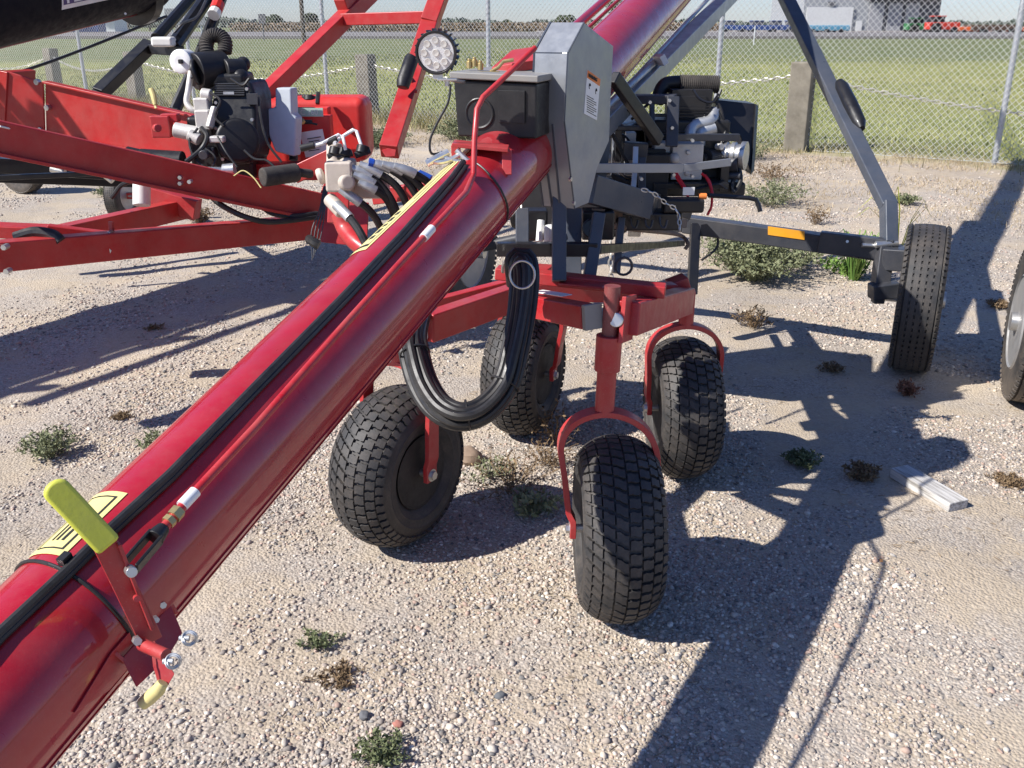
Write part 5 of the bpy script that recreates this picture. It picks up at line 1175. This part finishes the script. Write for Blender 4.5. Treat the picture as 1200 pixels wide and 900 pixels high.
def leafmat(nm, a, c_):
    m, nt, bs = nodes(nm); geo = N(nt, 'ShaderNodeNewGeometry'); r = ramp(nt, geo.outputs['Random Per Island'], [(0, a), (1, c_)]); L(nt, r.outputs[0], bs.inputs['Base Color']); bs.inputs['Roughness'].default_value = .7
    bs.inputs['Specular IOR Level'].default_value = .2; return m
lf = leafmat('tree_leaves', (.075, .10, .055), (.16, .185, .10)); bark = mat('bark', (.10, .08, .06), .9)
tl_ = ['round dark tree at the far left behind the white house', 'loose tree just right of the white house', 'low tree beside the sign board at the left', 'small clump tree on the horizon left of the utility pole', 'small tree on the horizon right of the lift frame', 'dark tree on the horizon left of the crimson tube', 'taller dark tree directly beside the crimson tube', 'narrow tree near the utility pole']
for i, (x, Y, h, w) in enumerate(((112, 240, 6.5, 6.0), (150, 230, 7.0, 4.5), (175, 240, 6.0, 3.6), (318, 300, 4.5, 4.5), (592, 330, 3.0, 3.5), (662, 300, 5.0, 4.0), (727, 260, 9.0, 6.0), (366, 260, 5.5, 3.0))):
    p = F_(x, Y); t = thing('far_tree', tl_[i], 'tree', p, 'trees on the horizon')
    b = B(); b.tube([p, p+V((.1, 0, h*.35)), p+V((.2, 0, h*.6))], [.3, .22, .12], 8)
    for k in range(5): a = k*1.3; b.tube([p+V((.1, 0, h*.35)), p+V((math.cos(a)*w*.35, math.sin(a)*w*.35, h*.65))], [.12, .05], 6)
    b.part('trunk', bark, t)
    cs = []; rs = []
    for k in range(16): a = random.random()*6.3; rr = random.random()**.5*w*.55; cs.append((rr*math.cos(a), rr*math.sin(a), h*(.4+.5*random.random()*(1-.6*rr/(w*.55))))); rs.append(w*random.uniform(.16, .3))
    me = leaf_mesh('crown', cs, rs, 170, .33, lf); o = bpy.data.objects.new('crown', me); COL.objects.link(o); o.parent = t
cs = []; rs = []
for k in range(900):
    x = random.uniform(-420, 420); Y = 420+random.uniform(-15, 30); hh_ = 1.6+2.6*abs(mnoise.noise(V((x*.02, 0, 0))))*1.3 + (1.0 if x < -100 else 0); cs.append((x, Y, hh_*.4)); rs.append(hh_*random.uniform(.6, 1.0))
me = leaf_mesh('tree_line', cs, rs, 60, .9, leafmat('hazed_treeline_leaves', (.12, .145, .12), (.19, .215, .17)), .8); o = bpy.data.objects.new('tree_line', me); COL.objects.link(o); tag(o, 'low dark belt of trees along the horizon', 'tree belt', kind='stuff')  # distance haze is put into the paler leaf colour
# ripe crop field: brown band
cs = []; rs = []
for k in range(1600):
    x = random.uniform(-60, 45); Y = random.uniform(205, 260); cs.append((x, Y, .8)); rs.append(random.uniform(1.1, 1.6))
me = leaf_mesh('crop_field', cs, rs, 42, .30, leafmat('ripe_crop', (.20, .15, .10), (.27, .20, .13)), .7); o = bpy.data.objects.new('crop_field', me); COL.objects.link(o); tag(o, 'brown band of ripe crop before the horizon', 'crop', kind='stuff')
# ---- grass blades beyond the fence
def blades(name, P, hts, wid, m, lean=.35, bend=True):
    n = len(P); a = rng.uniform(0, 2*PI, n); l = rng.uniform(0, lean, n); ld = rng.uniform(0, 2*PI, n)
    w = np.stack([np.cos(a), np.sin(a), np.zeros(n)], 1)*wid[:, None]; tip = P + np.stack([np.cos(ld)*l*hts, np.sin(ld)*l*hts, hts], 1); mid = P+(tip-P)*.5; mid[:, 2] += hts*.08
    vs = np.stack([P-w, P+w, mid+w*.7, mid-w*.7, tip], 1).reshape(-1, 3); o5 = np.arange(n)*5
    f4 = np.stack([o5, o5+1, o5+2, o5+3], 1).tolist(); f3 = np.stack([o5+3, o5+2, o5+4], 1).tolist()
    me = bpy.data.meshes.new(name); me.from_pydata(vs.tolist(), [], f4+f3); me.materials.append(m); return me
P = []
while len(P) < 70000:
    s_ = random.random()**1.8*38+.35; u = random.uniform(-26, 13); q = V((0, FA, 0))+fdir*u+fnor*s_
    if abs(q.x) > q.y*.62+1.5: continue
    if s_ < 1.6 and random.random() < .35: continue
    P.append((q.x, q.y, hgt(q.x, q.y)-.01))
P = np.array(P); ds = P[:, 1]; hts = rng.uniform(.025, .075, len(P)); wid = rng.uniform(.005, .010, len(P))*(1+ds/25)
me = blades('grass', P, hts, wid, leafmat('grass_blades', (.20, .225, .075), (.36, .35, .16))); o = bpy.data.objects.new('grass', me); COL.objects.link(o); tag(o, 'mown green grass beyond the chain link fence', 'grass', kind='stuff')
# taller rough and dry grass along the fence foot
P = []
while len(P) < 16000:
    u = random.uniform(-16, 10); s_ = random.gauss(.15, .45); q = V((0, FA, 0))+fdir*u+fnor*s_
    k = mnoise.noise(V((q.x*.7, q.y*.7, 2)))
    if k < -.15+(.3 if q.x > 3 else -.2) and random.random() < .85: continue
    P.append((q.x, q.y, hgt(q.x, q.y)-.01))
P = np.array(P); hts = rng.uniform(.05, .20, len(P)); hts *= np.where(P[:, 0] < 2.5, 1.5, .65)
me = blades('dry_grass', P, hts, rng.uniform(.003, .006, len(P)), leafmat('dry_blades', (.16, .17, .06), (.46, .38, .22)), .8); o = bpy.data.objects.new('dry_grass', me); COL.objects.link(o); tag(o, 'rough half dry grass along the foot of the fence', 'grass', kind='stuff')
P = []
while len(P) < 22000:
    u = random.uniform(-6, 9); s_ = -random.random()**1.6*4.0; q = V((0, FA, 0))+fdir*u+fnor*s_
    k = mnoise.noise(V((q.x*1.3, q.y*1.3, 7)))
    if k < -.05: continue
    P.append((q.x, q.y, hgt(q.x, q.y)-.005))
P = np.array(P)
me = blades('straw', P, rng.uniform(.015, .06, len(P)), rng.uniform(.002, .004, len(P)), leafmat('straw_blades', (.30, .23, .13), (.52, .42, .28)), 1.8); o = bpy.data.objects.new('straw', me); COL.objects.link(o); tag(o, 'short dead straw scattered over the ground before the fence', 'straw', kind='stuff')
# ---- weeds
gw = leafmat('weed_greygreen', (.13, .15, .075), (.27, .28, .16)); gd = leafmat('weed_green', (.07, .09, .04), (.20, .22, .11)); gl = leafmat('weed_lush', (.07, .15, .03), (.20, .30, .07)); gb = leafmat('weed_brown', (.13, .085, .05), (.26, .18, .10)); gx = leafmat('weed_rust', (.17, .07, .045), (.28, .14, .09))
def weed(px, py, R, h, ns, m, lab, leafsize=.012, nm='weed', cat='weed', per=22, spread=1.0, grp=None, Yd=None):
    p = G(px, py) if Yd is None else F_(px, Yd); p.z = hgt(p.x, p.y); vs = []; fs = []
    b = B()
    for k in range(ns):
        a = random.uniform(0, 2*PI); rr = random.random()**.6*R; top = V((math.cos(a)*rr*spread, math.sin(a)*rr*spread, h*random.uniform(.5, 1)*(1-.45*rr/max(R, 1e-4))))
        st = V((math.cos(a), math.sin(a), 0))*rr*.25; md = st.lerp(top, .5)+V((random.gauss(0, .02), random.gauss(0, .02), h*.12)); P_ = spline([st, md, top], 4)
        for i in range(len(P_)-1):
            q, r = P_[i], P_[i+1]; w = V((math.sin(a), -math.cos(a), 0))*.0016
            vs += [q-w, q+w, r+w*.7, r-w*.7]; n0 = len(vs)-4; fs.append((n0, n0+1, n0+2, n0+3))
        for i in range(per):
            t = random.uniform(.15, 1); q = P_[min(int(t*(len(P_)-1)), len(P_)-2)].lerp(P_[min(int(t*(len(P_)-1))+1, len(P_)-1)], random.random())
            d = V((random.gauss(0, 1), random.gauss(0, 1), random.gauss(.4, .7))).normalized(); s2 = leafsize*random.uniform(.6, 1.6); w = d.cross(V((random.gauss(0, 1), random.gauss(0, 1), random.gauss(0, 1)))).normalized()*s2*.22
            vs += [q, q+d*s2*.5+w, q+d*s2, q+d*s2*.5-w]; n0 = len(vs)-4; fs.append((n0, n0+1, n0+2, n0+3))
    me = bpy.data.meshes.new(nm); me.from_pydata([tuple(v) for v in vs], [], fs); me.materials.append(m); o = bpy.data.objects.new(nm, me); COL.objects.link(o); o.location = p; tag(o, lab, cat, grp); return o
WG = 'weeds growing in the gravel'
weed(60, 535, .12, .14, 70, gw, 'grey green bushy weed at the left edge below the shadows', grp=WG, per=26)
weed(600, 575, .24, .13, 60, gb, 'sprawling weed between the near left wheel and the front caster fork', grp=WG, per=9, leafsize=.012)
weed(628, 600, .11, .07, 30, gw, 'low spiky green weed in the shade behind the front wheel', grp=WG, per=9, leafsize=.026)
weed(650, 520, .15, .22, 26, gb, 'thin dry weed standing beside the rear left turf wheel', grp=WG, per=8, leafsize=.016)
weed(372, 758, .045, .05, 26, gd, 'tiny green weed in the gravel left of centre', grp=WG, leafsize=.009)
weed(395, 795, .05, .025, 30, gb, 'small dried brown weed just below the tiny green one', grp=WG, leafsize=.009)
weed(445, 888, .065, .06, 45, gd, 'dark green low weed at the bottom edge', grp=WG, leafsize=.010)
weed(178, 525, .07, .09, 20, gw, 'sparse pale weed touching the far side of the crimson tube', grp=WG)
weed(885, 325, .42, .36, 260, gw, 'large grey green bush under the axle beam', leafsize=.022, per=26, grp=WG)
weed(905, 240, .40, .30, 110, gw, 'pale weed clump behind the engine pulley', leafsize=.022, per=16, grp=WG)
weed(992, 322, .20, .12, 50, gl, 'fresh green sprig at the foot of the grass tuft', leafsize=.03, per=8, grp=WG)
weed(882, 385, .14, .14, 45, gb, 'brown weed in the shade between far right caster and the axle', leafsize=.012, grp=WG)
weed(940, 545, .07, .06, 60, gd, 'dark green weed in the shade left of the sunlit patch', leafsize=.012, grp=WG)
weed(1010, 562, .08, .06, 60, gb, 'olive weed in the shade left of the wooden board', leafsize=.012, grp=WG)
weed(1062, 462, .04, .09, 44, gx, 'rust red dried weed in front of the big right tyre', leafsize=.012, grp=WG)
0 and weed(1040, 468, .04, .02, 24, gx, 'low rust coloured weed left of the tall red one', leafsize=.010, grp=WG)
weed(975, 435, .07, .05, 40, gb, 'small dry weed in the shade left of the big right tyre', leafsize=.010, grp=WG)
weed(1182, 568, .06, .03, 40, gb, 'brownish flat weed at the right edge above the board', leafsize=.010, grp=WG)
weed(1170, 360, .09, .06, 50, gb, 'brown weed between the two right tyres', leafsize=.012, grp=WG)
weed(1060, 240, .16, .12, 60, gw, 'pale dry weed on the bank right of the lift arm', leafsize=.018, grp=WG)
weed(955, 262, .14, .20, 36, gb, 'tall dead weed right of the engine pulley', leafsize=.016, grp=WG, per=12)
weed(140, 492, .04, .03, 26, gb, 'tiny brown weed left of the crimson tube', leafsize=.009, grp=WG)
weed(235, 262, .16, .18, 50, gb, 'dry weed in the shade under the red conveyor', leafsize=.016, grp=WG)
weed(125, 230, .14, .12, 50, gw, 'small weed beside the spare wheel at left', leafsize=.016, grp=WG)
weed(440, 172, .55, .30, 200, gw, 'weed clump at the foot of the middle bollard', leafsize=.03, per=20, grp=WG)
weed(540, 165, .6, .35, 200, gw, 'pale green weeds below the round lamp behind the auger', leafsize=.03, per=20, grp=WG)
weed(180, 385, .05, .02, 24, gb, 'flat dead twigs on the sunny gravel at left', leafsize=.02, grp=WG, per=4)
weed(860, 300, .30, .30, 90, gw, 'loose grey green weed left of the large bush under the beam', leafsize=.02, per=20, grp=WG)
weed(935, 312, .26, .22, 70, gw, 'smaller grey green weed at the right side of the large bush', leafsize=.02, per=20, grp=WG)
weed(905, 212, .35, .22, 60, gb, 'straggly dry scrub between the muffler shield and the square bollard', leafsize=.02, per=12, grp=WG)
weed(880, 190, .40, .30, 90, gw, 'pale scrub at the fence foot behind the muffler shield', leafsize=.025, per=14, grp=WG)
weed(640, 545, .16, .10, 50, gb, 'flat sprawling twigs between the rear and front turf wheels', leafsize=.012, per=7, grp=WG)
weed(575, 560, .12, .08, 40, gw, 'thin grey green shoots beside the brown rock', leafsize=.012, per=8, grp=WG)
def tuft(px, py, n, h, R, m, lab):
    p = G(px, py); p.z = hgt(p.x, p.y); b = B()
    for k in range(n):
        a = random.uniform(0, 2*PI); l = random.uniform(.2, .9)*h; e = V((math.cos(a), math.sin(a), 0)); s_ = e*random.random()*R*.3; w = V((math.sin(a), -math.cos(a), 0))*.006; hh_ = h*random.uniform(.6, 1)
        P_ = [s_, s_+e*l*.3+V((0, 0, hh_*.6)), s_+e*l*.7+V((0, 0, hh_*.9)), s_+e*l+V((0, 0, hh_*.7))]
        o = len(b.v); b.v += [P_[0]-w, P_[0]+w, P_[1]-w*.9, P_[1]+w*.9, P_[2]-w*.6, P_[2]+w*.6, P_[3]]; b.f += [(o, o+1, o+3, o+2), (o+2, o+3, o+5, o+4), (o+4, o+5, o+6)]; b.mi += [0]*3
    me = bpy.data.meshes.new('grass_tuft'); me.from_pydata([tuple(v) for v in b.v], [], b.f); me.materials.append(m); o = bpy.data.objects.new('grass_tuft', me); COL.objects.link(o); o.location = p; tag(o, lab, 'grass tuft')
tuft(1000, 328, 90, .34, .12, gl, 'fresh long bladed green grass tuft behind the axle beam left of the big tyre')
tuft(1052, 300, 14, .55, .04, leafmat('yellow_blades', (.22, .26, .03), (.40, .40, .05)), 'yellow green upright blades beside the top of the big right tyre')
# ================================================================== light
w = bpy.data.worlds.new('World'); S.world = w; w.use_nodes = True; nt = w.node_tree; bg = nt.nodes['Background']
sky = nt.nodes.new('ShaderNodeTexSky'); sky.sky_type = 'NISHITA'; sky.sun_disc = False
sunv = V((-1.02, -.40, 1.0)).normalized()          # towards the sun
el = math.asin(sunv.z); azi = math.atan2(sunv.x, sunv.y)
sky.sun_elevation = el; sky.sun_rotation = azi; sky.altitude = 300; sky.air_density = 1.0; sky.dust_density = .25; sky.ozone_density = 3.0
mm = nt.nodes.new('ShaderNodeMix'); mm.data_type = 'RGBA'; mm.blend_type = 'MULTIPLY'; mm.inputs[0].default_value = 1; mm.inputs[7].default_value = (.86, .96, 1.30, 1)
nt.links.new(sky.outputs[0], mm.inputs[6]); nt.links.new(mm.outputs[2], bg.inputs[0]); bg.inputs[1].default_value = .070
sl = bpy.data.lights.new('sun', 'SUN'); sl.energy = 5.0; sl.angle = math.radians(.55); sl.color = (1, .965, .915)
so = bpy.data.objects.new('sun', sl); COL.objects.link(so); so.rotation_euler = sunv.to_track_quat('Z', 'Y').to_euler(); so.location = (0, 0, 20)
S.view_settings.view_transform = 'Standard'; S.view_settings.look = 'None'; S.view_settings.exposure = .60; S.view_settings.gamma = 1; S.view_settings.use_curve_mapping = False
S.render.engine = 'CYCLES'
